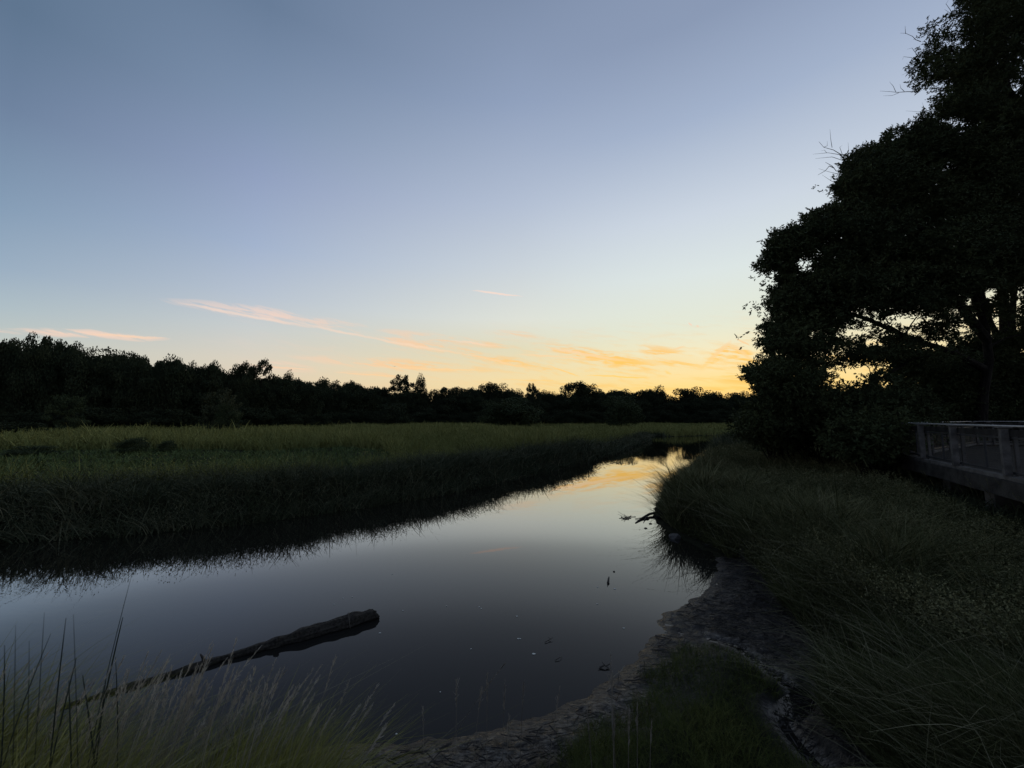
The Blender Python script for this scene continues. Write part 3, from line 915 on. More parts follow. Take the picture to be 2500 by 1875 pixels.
prof = [(-700, 800), (-350, 820), (0, 852), (95, 846), (200, 872), (300, 882), (345, 884), (430, 893), (520, 908), (560, 922), (700, 928), (760, 934), (860, 942),
        (944, 951), (1048, 972), (1100, 955), (1183, 950), (1327, 962), (1436, 955), (1550, 958), (1645, 968), (1705, 966), (1800, 964), (1900, 966), (2200, 960), (2600, 950), (3200, 940)]
zprof = [(-700, 52), (0, 62), (400, 72), (700, 88), (1000, 118), (1300, 140), (1600, 175), (1900, 185), (2600, 170), (3200, 150)]
pfx, pfy = zip(*prof); zfx, zfy = zip(*zprof)

# notable trees, each told apart by its place on the skyline: (px, top py, width px, kind, label, depth factor)
notable = [
    (95, 846, 66, 'open', 'tallest ragged tree on the skyline above the left meadow', .98),
    (20, 852, 70, 'round', 'dark tree at the far left end of the treeline', .98),
    (160, 866, 66, 'round', 'dark tree just right of the ragged peak at the far left', .98),
    (262, 866, 90, 'round', 'broad flat-topped dark tree above the left meadow', .98),
    (350, 881, 55, 'round', 'small tufted treetop right of the broad flat-topped tree', .98),
    (425, 889, 50, 'round', 'rounded treetop pair member right of the tufted treetop', .98),
    (520, 903, 52, 'round', 'rounded treetop just left of the open airy tree on the left skyline', .98),
    (598, 899, 60, 'round', 'airy tree with sky showing through its left half, on the left skyline', .97),
    (640, 902, 60, 'open', 'airy tree close beside another, right one of the open pair on the left skyline', .97),
    (705, 921, 40, 'round', 'small pointed treetop right of the airy pair of trees', .98),
    (985, 934, 76, 'open', 'spiky multi-stemmed tree left of the skyline notch', .97),
    (1024, 930, 40, 'round', 'narrow upright tree at the left lip of the skyline notch', .97),
    (1085, 949, 70, 'round', 'rounded tree just right of the skyline notch', .98),
    (1205, 936, 70, 'round', 'tall peaked tree over the middle of the meadow', .98),
    (1245, 952, 50, 'round', 'lower shoulder tree right of the peaked central tree', .98),
    (1300, 948, 40, 'open', 'small lollipop-shaped tree standing alone on the skyline', .98),
    (1404, 939, 84, 'round', 'broad domed tree, the widest dome on the central skyline', .98),
    (1440, 949, 50, 'round', 'treetop tucked against the right side of the broad domed tree', .98),
    (1495, 956, 60, 'round', 'dark treetop behind the lone round bush tree', .98),
    (1566, 952, 56, 'round', 'flat-crowned tree right of the lone round bush tree', .98),
    (1606, 951, 64, 'round', 'wide-spreading thin-crowned tree above the river bend', .98),
    (1675, 955, 76, 'round', 'dark rounded tree above the far bend of the river', .98),
    (1745, 961, 70, 'round', 'low dark tree between the river bend and the big right-hand tree', .98),
]
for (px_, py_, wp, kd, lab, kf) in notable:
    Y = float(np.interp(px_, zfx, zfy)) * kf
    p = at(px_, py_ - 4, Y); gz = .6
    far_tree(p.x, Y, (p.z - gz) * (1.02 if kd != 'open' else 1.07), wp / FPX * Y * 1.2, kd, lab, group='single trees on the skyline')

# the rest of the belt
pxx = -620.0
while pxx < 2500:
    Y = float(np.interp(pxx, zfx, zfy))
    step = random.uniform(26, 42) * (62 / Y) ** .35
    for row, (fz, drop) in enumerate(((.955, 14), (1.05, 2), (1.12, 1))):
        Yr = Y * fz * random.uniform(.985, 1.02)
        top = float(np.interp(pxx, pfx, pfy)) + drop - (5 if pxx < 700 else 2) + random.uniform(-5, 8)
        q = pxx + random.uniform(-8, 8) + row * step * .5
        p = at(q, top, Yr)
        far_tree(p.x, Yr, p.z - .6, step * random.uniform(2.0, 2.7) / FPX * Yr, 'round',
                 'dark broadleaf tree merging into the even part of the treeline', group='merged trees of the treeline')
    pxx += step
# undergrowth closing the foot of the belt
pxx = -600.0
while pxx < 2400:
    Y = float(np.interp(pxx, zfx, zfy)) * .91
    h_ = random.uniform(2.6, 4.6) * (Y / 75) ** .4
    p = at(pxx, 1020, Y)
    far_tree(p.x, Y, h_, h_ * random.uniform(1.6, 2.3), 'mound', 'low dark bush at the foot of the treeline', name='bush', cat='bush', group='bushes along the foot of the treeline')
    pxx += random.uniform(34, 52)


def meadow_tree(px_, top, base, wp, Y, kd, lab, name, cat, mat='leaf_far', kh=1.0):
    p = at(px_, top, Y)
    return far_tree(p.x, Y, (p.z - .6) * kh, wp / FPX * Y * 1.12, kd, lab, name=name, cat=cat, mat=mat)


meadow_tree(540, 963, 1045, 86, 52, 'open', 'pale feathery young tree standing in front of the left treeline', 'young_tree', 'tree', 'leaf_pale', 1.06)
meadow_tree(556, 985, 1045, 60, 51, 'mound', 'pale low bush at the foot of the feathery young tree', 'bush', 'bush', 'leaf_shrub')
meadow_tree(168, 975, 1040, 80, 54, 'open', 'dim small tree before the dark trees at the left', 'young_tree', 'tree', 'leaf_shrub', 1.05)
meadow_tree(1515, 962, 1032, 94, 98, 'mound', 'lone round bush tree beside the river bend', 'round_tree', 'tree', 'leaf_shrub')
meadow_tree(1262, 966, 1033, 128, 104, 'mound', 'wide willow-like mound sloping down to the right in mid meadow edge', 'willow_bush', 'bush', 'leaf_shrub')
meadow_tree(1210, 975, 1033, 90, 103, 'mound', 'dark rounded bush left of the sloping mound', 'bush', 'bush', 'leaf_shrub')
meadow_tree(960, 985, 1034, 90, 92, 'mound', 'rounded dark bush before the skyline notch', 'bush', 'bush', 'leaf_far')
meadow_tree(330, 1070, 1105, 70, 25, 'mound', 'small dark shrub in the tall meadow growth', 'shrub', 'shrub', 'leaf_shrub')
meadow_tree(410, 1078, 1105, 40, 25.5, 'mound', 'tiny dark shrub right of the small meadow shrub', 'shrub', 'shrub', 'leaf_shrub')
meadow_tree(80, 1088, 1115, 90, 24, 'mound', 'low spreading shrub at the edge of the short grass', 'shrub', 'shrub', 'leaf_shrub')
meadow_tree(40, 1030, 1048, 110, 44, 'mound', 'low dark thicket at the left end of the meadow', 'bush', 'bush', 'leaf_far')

# distant wooded rise seen right of the bend
rr_ = np.random.default_rng(5)
n_ = 16000
th_ = np.radians(rr_.uniform(-60, 60, n_)); R_ = rr_.uniform(285, 420, n_)
x_, y_ = R_ * np.sin(th_), R_ * np.cos(th_)
z_ = height(x_, y_) + rr_.random(n_) * 9 * (0.7 + .6 * fbm(x_ * .03, y_ * .03, 3, 3))
V, F = leaf_quads(np.stack([x_, y_, z_], -1), rr_.uniform(3.0, 5.5, n_), .9)
tag(link('distant_wood', npmesh('distant_wood', V, F, np.repeat(rr_.random(n_), 4)), M['leaf_far']), 'far-off wooded rise along the horizon', 'wood', kind='stuff')

# ------------------------------------------------------------------ big trees on the right
# sprig: a twig tip with elongated leaflets radiating from it
def sprigs(c, outdir, size, seed, leaf_n=9, aspect=.40):
    n = len(c)
    parts_c, parts_d = [], []
    ax = outdir + RNG.normal(0, .55, (n, 3)); ax /= np.linalg.norm(ax, axis=1)[:, None] + 1e-9
    Vs, Fs = [], []
    o = 0
    for k in range(leaf_n):
        t_ = (k + .5) / leaf_n
        ld = ax * .55 + RNG.normal(0, .62, (n, 3)); ld /= np.linalg.norm(ld, axis=1)[:, None] + 1e-9
        L_ = size * RNG.uniform(.32, .56, n)
        p0 = c + ax * (size * t_ * .8)[:, None]
        s_ = np.cross(ld, RNG.normal(0, 1, (n, 3))); s_ /= np.linalg.norm(s_, axis=1)[:, None] + 1e-9
        e = p0 + ld * L_[:, None]; mid = p0 + ld * (L_ * .45)[:, None]; w_ = (L_ * aspect * .5)[:, None]
        Vs.append(np.stack([p0, mid + s_ * w_, e, mid - s_ * w_], 1))
    V = np.stack(Vs, 1).reshape(-1, 3)
    return V, np.arange(len(V)).reshape(-1, 4)


OUT = [(2330, -10), (2325, 10), (2300, 45), (2270, 60), (2240, 105), (2236, 150), (2222, 185), (2216, 222), (2235, 245), (2290, 252), (2270, 272), (2240, 295), (2190, 308), (2172, 330),
       (2150, 352), (2085, 358), (2060, 385), (2048, 410), (2045, 450), (2058, 488), (2010, 500), (1978, 522), (1968, 552), (1935, 556), (1895, 568), (1872, 600), (1858, 640),
       (1880, 672), (1905, 700), (1888, 725), (1872, 745), (1885, 775), (1875, 805), (1845, 828), (1868, 860), (1850, 890), (1832, 915), (1850, 950), (1856, 985), (1830, 1020), (1850, 1060), (2200, 1050),
       (2900, 1040), (2900, -400), (2330, -400)]
# windows of sky through the foliage: (cx, cy, rx, ry)
HOLES = [(1962, 648, 24, 20), (2116, 902, 24, 20), (2062, 922, 30, 14), (2026, 944, 13, 9), (2160, 940, 16, 12), (2090, 935, 20, 7), (2080, 812, 46, 14), (1985, 815, 22, 10), (2215, 782, 62, 20), (2140, 840, 30, 9), (2050, 860, 16, 8), (2330, 800, 26, 9), (2500, 860, 14, 10), (2100, 760, 20, 8),
         (2235, 812, 34, 10), (2290, 840, 34, 16), (2410, 718, 36, 16), (2395, 780, 18, 18), (2436, 792, 16, 22), (2412, 822, 22, 10), (2475, 735, 18, 30), (2370, 740, 18, 12), (2480, 800, 18, 20),
         (2295, 205, 34, 10), (2330, 105, 40, 10), (2470, 225, 24, 26), (2440, 150, 12, 10), (2180, 330, 20, 10), (2330, 300, 40, 9), (2320, 410, 18, 10), (2305, 530, 9, 6), (1905, 865, 14, 10), (2492, 478, 10, 10)]


def allowed(qx, qy, pad=0.0):
    jx = (fbm(qx / 26.0, qy / 17.0, 3, 71) - .5) * 66; jy = (fbm(qx / 22.0, qy / 15.0, 3, 72) - .5) * 50
    return inside(qx + jx, qy + jy, OUT)


def holes(qx, qy):
    jx = (fbm(qx / 12.0, qy / 7.0, 3, 73) - .5) * 34; jy = (fbm(qx / 12.0, qy / 6.0, 3, 74) - .5) * 26
    qx = qx + jx; qy = qy + jy
    m = np.zeros(np.shape(qx), bool)
    for (cx, cy, rx, ry) in HOLES:
        m |= ((qx - cx) / rx) ** 2 + ((qy - cy) / ry) ** 2 < 1
    return m


def project(P_):
    x, y, z = P_[:, 0], P_[:, 1], P_[:, 2] - EYE
    c, s_ = math.cos(PITCH), math.sin(PITCH)
    f_ = y * c + z * s_; u_ = -y * s_ + z * c
    return 1250 + FPX * x / f_, 937.5 - FPX * u_ / f_


def big_tree(name, label, trunk_paths, regions, seed, leafsize=.34, mat='leaf_near', bare=None, cat='tree', flat=.62, dens=1.0):
    """trunk_paths: list of (points, radii). regions: list of (cx px, cy px, rx, ry, Ymid, Ythick, n clumps)"""
    r = np.random.default_rng(seed); random.seed(seed)
    base = Vector(trunk_paths[0][0][0])
    root = empty(name, base); tag(root, label, cat)
    tr_ = MB(); nodes = []
    for pts, rad in trunk_paths:
        tr_.tube([Vector(p) - base for p in pts], rad, 9, .06)
        for i in range(len(pts) - 1):
            for k in range(5):
                t_ = k / 5
                nodes.append((Vector(pts[i]).lerp(Vector(pts[i + 1]), t_), rad[i] * (1 - t_) + rad[i + 1] * t_))
    cl = []
    for (cx, cy, rx, ry, Ym, Yt, n) in regions:
        got = 0; tries = 0
        n = int(n * 1.45)
        while got < n and tries < n * 60:
            tries += 1
            a_ = r.uniform(0, 6.283); q = math.sqrt(r.random())
            u_, v_ = cx + rx * q * math.cos(a_), cy + ry * q * math.sin(a_)
            if not allowed(np.array([u_]), np.array([v_]))[0] or holes(np.array([u_]), np.array([v_]))[0]: continue
            Y = Ym + Yt * r.uniform(-1, 1) * math.sqrt(max(.05, 1 - q * q * .7))
            cl.append(at(u_, v_, Y)); got += 1
    # branches to clumps
    for c in cl:
        best = min(nodes, key=lambda nd: (nd[0] - c).length + max(0, nd[0].z - c.z + .5) * 1.5)
        a_, ra = best
        L_ = (c - a_).length
        if L_ < .3: continue
        mid = a_.lerp(c, .5) + Vector((r.normal(0, .08), r.normal(0, .08), r.normal(.06, .05))) * L_
        rb = min(ra * .6, .015 + .012 * L_)
        tr_.tube([a_ - base, a_.lerp(mid, .5) + Vector((0, 0, .03 * L_)) - base, mid - base, c - base], [rb, rb * .75, rb * .5, .008], 5, cap=False)
        nodes.append((mid, rb * .5)); nodes.append((c, .01))
    tr_.build('trunk', M['bark'], root)
    Vs, Fs, As, o = [], [], [], 0
    for c in cl:
        m = int(r.integers(105, 150) * dens); R_ = r.uniform(.8, 1.35)
        q = r.normal(0, 1, (m, 3)); q /= np.linalg.norm(q, axis=1)[:, None]
        dirs = q.copy(); q *= (r.random(m) ** .45)[:, None]
        pts = np.array(c) + q * np.array([R_, R_, R_ * flat])
        u_, v_ = project(pts)
        keepm = (allowed(u_, v_) | (r.random(m) < .03)) & ~(holes(u_, v_) & (r.random(m) < .93))
        pts, dirs = pts[keepm], dirs[keepm]
        if len(pts) == 0: continue
        dirs[:, 2] *= .6
        V, F = sprigs(pts, dirs, np.full(len(pts), leafsize) * r.uniform(.7, 1.25, len(pts)), 0)
        Vs.append(V - np.array(base)); Fs.append(F + o); o += len(V); As.append(np.repeat(np.clip(r.random() * .6 + r.random(len(pts)) * .4, 0, 1), 36))
    me = npmesh('crown', np.concatenate(Vs), np.concatenate(Fs), np.concatenate(As))
    link('crown', me, M[mat], root)
    if bare:
        for (Y, poly, r0) in bare:
            bb = MB()
            P_ = [at(x, y, Y + i * .05) - base for i, (x, y) in enumerate(poly)]
            bb.tube(P_, [r0 * (1 - .75 * i / (len(P_) - 1)) for i in range(len(P_))], 5, .1)
            bb.build('bare_branch', M['bark'], root)
    print(name, len(cl), o // 4)
    return root


def z3(x, y): return 1750 + x / 2.949, y / 2.949


def bp_(Y, r0, *pts): return (Y, [z3(*p) for p in pts], r0)


bareA = [bp_(19, .022, (930, 1170), (890, 1110), (840, 1080), (770, 1060), (735, 1020)), bp_(19, .014, (830, 1062), (820, 1000), (815, 930)),
         bp_(19, .012, (770, 1060), (795, 1050), (795, 1015)), bp_(19, .014, (895, 1115), (800, 1100), (690, 1110)), bp_(19, .014, (920, 1160), (830, 1130), (775, 1135), (710, 1142)),
         bp_(19, .030, (960, 1215), (910, 1220), (860, 1232), (830, 1195), (782, 1168)), bp_(19, .026, (845, 1210), (810, 1195), (780, 1230), (728, 1260)),
         bp_(19, .012, (880, 1255), (800, 1235), (730, 1213)), bp_(19, .014, (880, 1335), (820, 1300), (760, 1260)), bp_(19, .012, (905, 1115), (885, 1060), (905, 1045)),
         bp_(19, .010, (790, 1100), (775, 1080), (750, 1085)), bp_(19, .01, (820, 1300), (825, 1280), (815, 1268)), bp_(19, .012, (920, 1130), (950, 1085), (945, 1025))]
bareB = [bp_(22, .022, (1420, 660), (1370, 660), (1300, 665), (1250, 660), (1175, 655)), bp_(22, .014, (1288, 660), (1270, 620), (1243, 588)), bp_(22, .014, (1350, 658), (1325, 635), (1318, 606)),
         bp_(22, .014, (1310, 668), (1262, 688), (1198, 690)), bp_(22, .018, (1470, 450), (1440, 440), (1400, 415), (1345, 408), (1335, 430)), bp_(22, .014, (1445, 400), (1405, 345), (1370, 355)),
         bp_(22, .014, (1425, 490), (1395, 490), (1365, 452)), bp_(22, .014, (1400, 485), (1370, 520), (1333, 542)), bp_(22, .020, (1470, 300), (1430, 285), (1410, 262), (1360, 240), (1320, 238)),
         bp_(22, .014, (1360, 242), (1355, 185)), bp_(22, .018, (1740, 130), (1690, 100), (1640, 68)), bp_(22, .018, (1700, 110), (1680, 70), (1650, 28), (1668, 0)),
         bp_(22, .012, (1740, 120), (1710, 60), (1720, 20)), bp_(22, .012, (1520, 800), (1490, 770), (1480, 740)), bp_(22, .012, (1530, 795), (1450, 805), (1360, 798)),
         bp_(22, .012, (1600, 190), (1560, 160), (1555, 130))]


def tp(px_, py_, Y): return tuple(at(px_, py_, Y))


big_tree('oak_tree', 'towering dark tree at the right edge, crown leaving the top of the picture',
         [([tp(2462, 1060, 23.5), tp(2464, 980, 23.5), tp(2455, 850, 23.3), tp(2450, 700, 23.2), tp(2440, 560, 23), tp(2468, 330, 23), tp(2455, 150, 23), tp(2440, 20, 23)], [.34, .30, .24, .20, .17, .15, .12, .08]),
          ([tp(2455, 850, 23.3), tp(2400, 760, 22.5), tp(2380, 680, 22), tp(2350, 560, 21.5), tp(2300, 430, 21)], [.16, .14, .12, .09, .05]),
          ([tp(2468, 330, 23), tp(2490, 260, 23.4), tp(2462, 220, 23.2), tp(2400, 170, 22.6), tp(2320, 120, 22)], [.2, .18, .15, .1, .05]),
          ([tp(2450, 700, 23.2), tp(2560, 600, 24), tp(2640, 480, 25)], [.2, .14, .08])],
         [(2400, 60, 160, 110, 22.5, 2.5, 26), (2360, 200, 150, 90, 22, 2.5, 24), (2420, 330, 220, 110, 22, 3, 52), (2330, 420, 250, 100, 21.5, 3, 60), (2480, 150, 120, 180, 24.5, 2, 50), (2500, 420, 120, 130, 24.5, 2, 50), (2600, 250, 200, 330, 25, 3.5, 30),
          (2400, -180, 260, 180, 23, 4, 30), (2250, 350, 110, 60, 21.5, 2, 12), (2350, 540, 260, 110, 21.5, 3, 60), (2560, 560, 160, 160, 25, 3, 20)], 61, bare=bareB, leafsize=.33, dens=.85)
big_tree('ash_tree', 'wide dark tree arching left over the bank, hole of sky near its left tip',
         [([tp(2395, 1055, 19.5), tp(2400, 960, 19.5), tp(2415, 880, 19.3), tp(2405, 800, 19), tp(2385, 740, 18.8), tp(2330, 640, 18.5), tp(2230, 540, 18.2), tp(2120, 470, 18)], [.22, .20, .17, .15, .13, .11, .08, .05]),
          ([tp(2410, 830, 19), tp(2340, 740, 18.6), tp(2230, 690, 18.2), tp(2110, 640, 17.8), tp(2000, 600, 17.5), tp(1930, 590, 17.3)], [.2, .17, .13, .1, .07, .04]),
          ([tp(2400, 900, 19), tp(2330, 860, 18.6), tp(2230, 830, 18), tp(2120, 780, 17.4), tp(2000, 740, 17), tp(1920, 745, 16.8)], [.18, .14, .11, .09, .06, .03])],
         [(2080, 450, 90, 70, 18, 2, 26), (2060, 570, 130, 60, 17.6, 2.2, 27), (1925, 610, 70, 50, 17.2, 1.2, 13), (2120, 690, 250, 70, 17.8, 2.5, 42), (2300, 620, 220, 110, 18.5, 2.5, 48),
          (1960, 755, 100, 60, 17, 1.8, 18), (2130, 790, 200, 45, 17.6, 2, 15), (2010, 690, 110, 50, 17, 1.6, 11), (2560, 720, 120, 160, 20, 2.5, 14), (2440, 760, 90, 60, 20, 1.5, 9)], 62, bare=bareA, leafsize=.31, flat=.5, dens=.85)
big_tree('hackberry_tree', 'smaller dark tree with level drooping sprays at the left foot of the big trees',
         [([tp(2010, 1085, 16.2), tp(2000, 1000, 16.2), tp(1985, 930, 16.1), tp(1970, 860, 16), tp(1950, 790, 15.9)], [.16, .13, .10, .07, .03]),
          ([tp(1995, 980, 16.2), tp(1930, 930, 15.9), tp(1880, 905, 15.7)], [.08, .05, .02]),
          ([tp(1998, 1000, 16.2), tp(2090, 960, 16.6), tp(2190, 900, 17), tp(2260, 860, 17.3)], [.09, .07, .05, .02])],
         [(1925, 820, 90, 40, 16, 1.2, 12), (1880, 850, 42, 40, 16, .8, 7), (1858, 925, 26, 30, 15.8, .6, 5), (1920, 920, 85, 50, 15.9, 1.4, 19), (1960, 870, 60, 50, 16, 1.2, 8), (1930, 990, 100, 60, 16, 1.6, 26), (2140, 860, 180, 26, 16.8, 1.2, 10), (2230, 850, 90, 50, 17.3, 1.2, 8)], 63, leafsize=.28, flat=.26, dens=.58)
big_tree('box_elder_tree', 'dark slanting-trunked tree between the big trunks at the right edge',
         [([tp(2335, 1050, 24.5), tp(2360, 960, 24.5), tp(2440, 850, 24.5), tp(2418, 780, 24.4), tp(2395, 700, 24.4)], [.2, .18, .14, .11, .08]),
          ([tp(2360, 960, 24.5), tp(2330, 900, 24), tp(2290, 870, 23.6)], [.12, .08, .04]),
          ([tp(2480, 1050, 25), tp(2478, 900, 25), tp(2470, 780, 25), tp(2480, 660, 25)], [.22, .19, .16, .12])],
         [(2330, 890, 90, 50, 24, 2, 18), (2440, 640, 120, 60, 24.5, 2, 20), (2560, 850, 80, 120, 26, 2, 16), (2300, 690, 110, 70, 24, 2, 12), (2440, 860, 90, 40, 23.5, 2, 16)], 64, leafsize=.33)

# thickets under the trees
shr = [('shrub thicket under the left tips of the overhanging trees', [(1960, 1030, 140, 48, 17, 2, 60)], (2000, 1090, 17)),
       ('taller dark bush left of the boardwalk end', [(2130, 1010, 130, 75, 15.5, 1.6, 66)], (2130, 1110, 15.5)),
       ('dark bush mass rising behind the boardwalk corner', [(2280, 955, 150, 80, 21, 1.5, 130)], (2290, 1060, 21)),
       ('dark bush mass behind the boardwalk at the right edge', [(2450, 945, 130, 85, 22, 1.2, 150), (2600, 950, 130, 90, 23, 2, 30)], (2450, 1060, 22)),
       ('low dark bush hiding the end of the boardwalk railing', [(2130, 1065, 90, 45, 13.8, .9, 40)], (2120, 1120, 13.8)),
       ('low tangled bush on the right bank below the hanging sprays', [(1890, 1050, 90, 36, 19, 1.6, 34)], (1890, 1080, 19))]
for i, (lab, reg, bs) in enumerate(shr):
    b0 = at(*bs); b0.z = .8
    r = np.random.default_rng(80 + i); random.seed(80 + i)
    root = empty('bush', b0); tag(root, lab, 'bush', 'bushes below the right-hand trees')
    tr_ = MB(); Vs, Fs, As, o = [], [], [], 0
    for (cx, cy, rx, ry, Ym, Yt, n) in reg:
        for k in range(n):
            a_ = r.uniform(0, 6.283); q = math.sqrt(r.random())
            c = at(cx + rx * q * math.cos(a_), cy + ry * q * math.sin(a_), Ym + Yt * r.uniform(-1, 1))
            if c.z < .6: c.z = .6 + r.random() * .5
            if r.random() < .5:
                tr_.tube([Vector((r.normal(0, .3), r.normal(0, .3), -.1)), (c - b0) * .5 + Vector((0, 0, .3)), c - b0], [.035, .02, .006], 5, cap=False)
            m = 85; R_ = r.uniform(.5, .9)
            qv = r.normal(0, 1, (m, 3)); qv /= np.linalg.norm(qv, axis=1)[:, None]
            pts = np.array(c) + qv * (r.random(m) ** .45)[:, None] * np.array([R_, R_, R_ * .8])
            u_, v_ = project(pts)
            km = ~(holes(u_, v_)); pts = pts[km]; dd_ = qv[km]
            if len(pts) == 0: continue
            V, F = sprigs(pts, dd_, r.uniform(.18, .34, len(pts)), 0, leaf_n=7, aspect=.5)
            Vs.append(V - np.array(b0)); Fs.append(F + o); o += len(V); As.append(np.repeat(np.clip(r.random() * .6 + r.random(len(pts)) * .4, 0, 1), 28))
    tr_.build('stems', M['bark'], root)
    link('foliage', npmesh('foliage', np.concatenate(Vs), np.concatenate(Fs), np.concatenate(As)), M['leaf_near'], root)

# ------------------------------------------------------------------ boardwalk
random.seed(3)
DZ = 1.68
P0 = Vector((10.5, 8.3, DZ)); DV = Vector((.488, .873, 0)).normalized(); NR = Vector((DV.y, -DV.x, 0))   # NR points away from the river side
T0, T1 = -8.0, 5.55
CORNER = P0 + DV * T1
FAR0 = Vector((22.9, 19.3, DZ)); FAR1 = Vector((36.0, 18.5, DZ))
bw = empty('boardwalk', P0); tag(bw, 'weathered boardwalk with posts, cap rail and wire panels at the right edge', 'boardwalk')
pb = P0


def wmb(): return MB()


# deck boards (run across the walk, one part)
dk = MB()
nb = 0
t_ = T0
while t_ < T1 - .02:
    a_ = P0 + DV * (t_ + .07) + NR * .02 + Vector((0, 0, -.02)); L_ = 12.0
    dk.box(a_ - pb, a_ + NR * L_ - pb, .135, .038); t_ += .145
# the widened part beyond the corner
t_ = T1
while t_ < T1 + 9:
    s0 = P0 + DV * (t_ + .07)
    # left edge follows CORNER -> FAR0
    e = (FAR0 - CORNER); k = ((s0 - CORNER).dot(DV)) / e.dot(DV)
    if k > 1: break
    st_ = CORNER + e * k; off = (st_ - s0).dot(NR)
    a_ = s0 + NR * (off + .03) + Vector((0, 0, -.02))
    dk.box(a_ - pb, a_ + NR * 12 - pb, .135, .038); t_ += .145
dk.build('deck_boards', M['deck'], bw)


def edge_run(A, B, inner):
    """kerb, fascia beam along an edge"""
    d = (B - A).normalized()
    k = MB(); k.box(A + Vector((0, 0, .05)) + inner * .06 - pb, B + Vector((0, 0, .05)) + inner * .06 - pb, .15, .09); k.build('kerb', M['post_wood'], bw, bevel=.006)
    f_ = MB(); f_.box(A + Vector((0, 0, -.175)) - inner * .035 - pb, B + Vector((0, 0, -.175)) - inner * .035 - pb, .07, .36); f_.build('fascia_beam', M['wood'], bw, bevel=.006)


edge_run(P0 + DV * T0, CORNER, NR)
d2 = (FAR0 - CORNER).normalized(); n2 = Vector((d2.y, -d2.x, 0))
edge_run(CORNER + d2 * .08, FAR0, n2)


def post(p, inner, h_=1.1):
    m = MB(); q = p - pb
    m.box(q + Vector((0, 0, .097)) + inner * .01, q + Vector((0, 0, h_)) + inner * .01, .12, .10, up=DV, bev=0)
    m.box(q + Vector((0, 0, .003)) + inner * .165, q + Vector((0, 0, h_ - .06)) + inner * .165, .06, .07, up=DV)
    m.box(q + Vector((0, 0, h_ + .003)) + inner * .02, q + Vector((0, 0, h_ + .028)) + inner * .02, .20, .16, up=DV)
    return m.build('post', M['post_wood'], bw, bevel=.005)


def rail_run(A, B, ts, inner, mesh=True):
    """posts at distances ts from A, rails and wire panels between"""
    d = (B - A).normalized()
    for t_ in ts: post(A + d * t_, inner)
    lo, hi = ts[0], ts[-1]
    a_, b_ = A + d * lo - pb, A + d * hi - pb
    r_ = MB(); r_.box(a_ + Vector((0, 0, 1.00)) + inner * .085, b_ + Vector((0, 0, 1.00)) + inner * .085, .035, .14); r_.build('top_board', M['deck'], bw, bevel=.004)
    hr = MB(); hr.tube([a_ + Vector((0, 0, 1.15)) + inner * .02, b_ + Vector((0, 0, 1.15)) + inner * .02], [.020, .020], 10); hr.build('handrail', M['metal'], bw, smooth=True)
    lr = MB(); lr.box(a_ + Vector((0, 0, .16)) + inner * .1, b_ + Vector((0, 0, .16)) + inner * .1, .03, .05); lr.build('bottom_rail', M['wire'], bw)
    ur = MB(); ur.box(a_ + Vector((0, 0, .895)) + inner * .1, b_ + Vector((0, 0, .895)) + inner * .1, .03, .04); ur.build('upper_rail', M['wire'], bw)
    for i in range(len(ts) - 1):
        s0 = A + d * (ts[i] + .06) - pb + inner * .1; s1 = A + d * (ts[i + 1] - .06) - pb + inner * .1
        w_ = MB(); ln = (s1 - s0).length
        mid = s0.lerp(s1, .45)
        w_.box(mid + Vector((0, 0, .185)), mid + Vector((0, 0, .875)), .035, .035, up=d)
        k = 0.0
        while k < ln:                         # vertical wires
            q = s0 + d * k; w_.tube([q + Vector((0, 0, .18)), q + Vector((0, 0, .88))], [.0016] * 2, 3, cap=False); k += .05
        for j in range(14):
            z_ = .2 + j * .05; w_.tube([s0 + Vector((0, 0, z_)), s1 + Vector((0, 0, z_))], [.0016] * 2, 3, cap=False)
        w_.build('wire_panel', M['wire'], bw)


tsn = [-6.4 - T0, -4.25 - T0, -2.1 - T0, 0 - T0, 2.13 - T0, 4.08 - T0, 5.5 - T0]
rail_run(P0 + DV * T0, CORNER, tsn, NR)
lenF = (FAR0 - CORNER).length
rail_run(CORNER, FAR0, [.25, 2.9, 5.6, 8.3, lenF - .1], n2)
df = (FAR1 - FAR0).normalized(); nf = Vector((df.y, -df.x, 0))
edge_run(FAR0, FAR1, nf)


def t_at_px(px_):
    k = (px_ - 1250) / FPX   # x = k*y approx (pitch small: use full projection)
    best = min((abs(project(np.array([list(FAR0 + df * (j * .02))]))[0][0] - px_), j * .02) for j in range(0, 560))
    return best[1]


rail_run(FAR0, FAR1, [t_at_px(2380), t_at_px(2419), t_at_px(2496), t_at_px(2496) + 2.4, t_at_px(2496) + 4.8], nf)
# piers and cross beams
for (t_, off, w_) in ((1.62, .55, .42), (-.95, .30, .45), (-4.0, .35, .45), (4.2, .7, .42), (1.62, 3.4, .42), (-1.0, 3.4, .42)):
    p = P0 + DV * t_ + NR * off; q = p - pb
    m = MB(); m.box(q + Vector((0, 0, -.44)), q + Vector((0, 0, -1.35)), w_, w_, up=DV); m.build('pier', M['concrete'], bw, bevel=.01)
for t_ in (1.62, -.95, -4.0, 4.2):
    p = P0 + DV * t_ - pb
    m = MB(); m.box(p + NR * .08 + Vector((0, 0, -.24)), p + NR * 10 + Vector((0, 0, -.24)), .22, .36); m.build('cross_beam', M['wood'], bw)

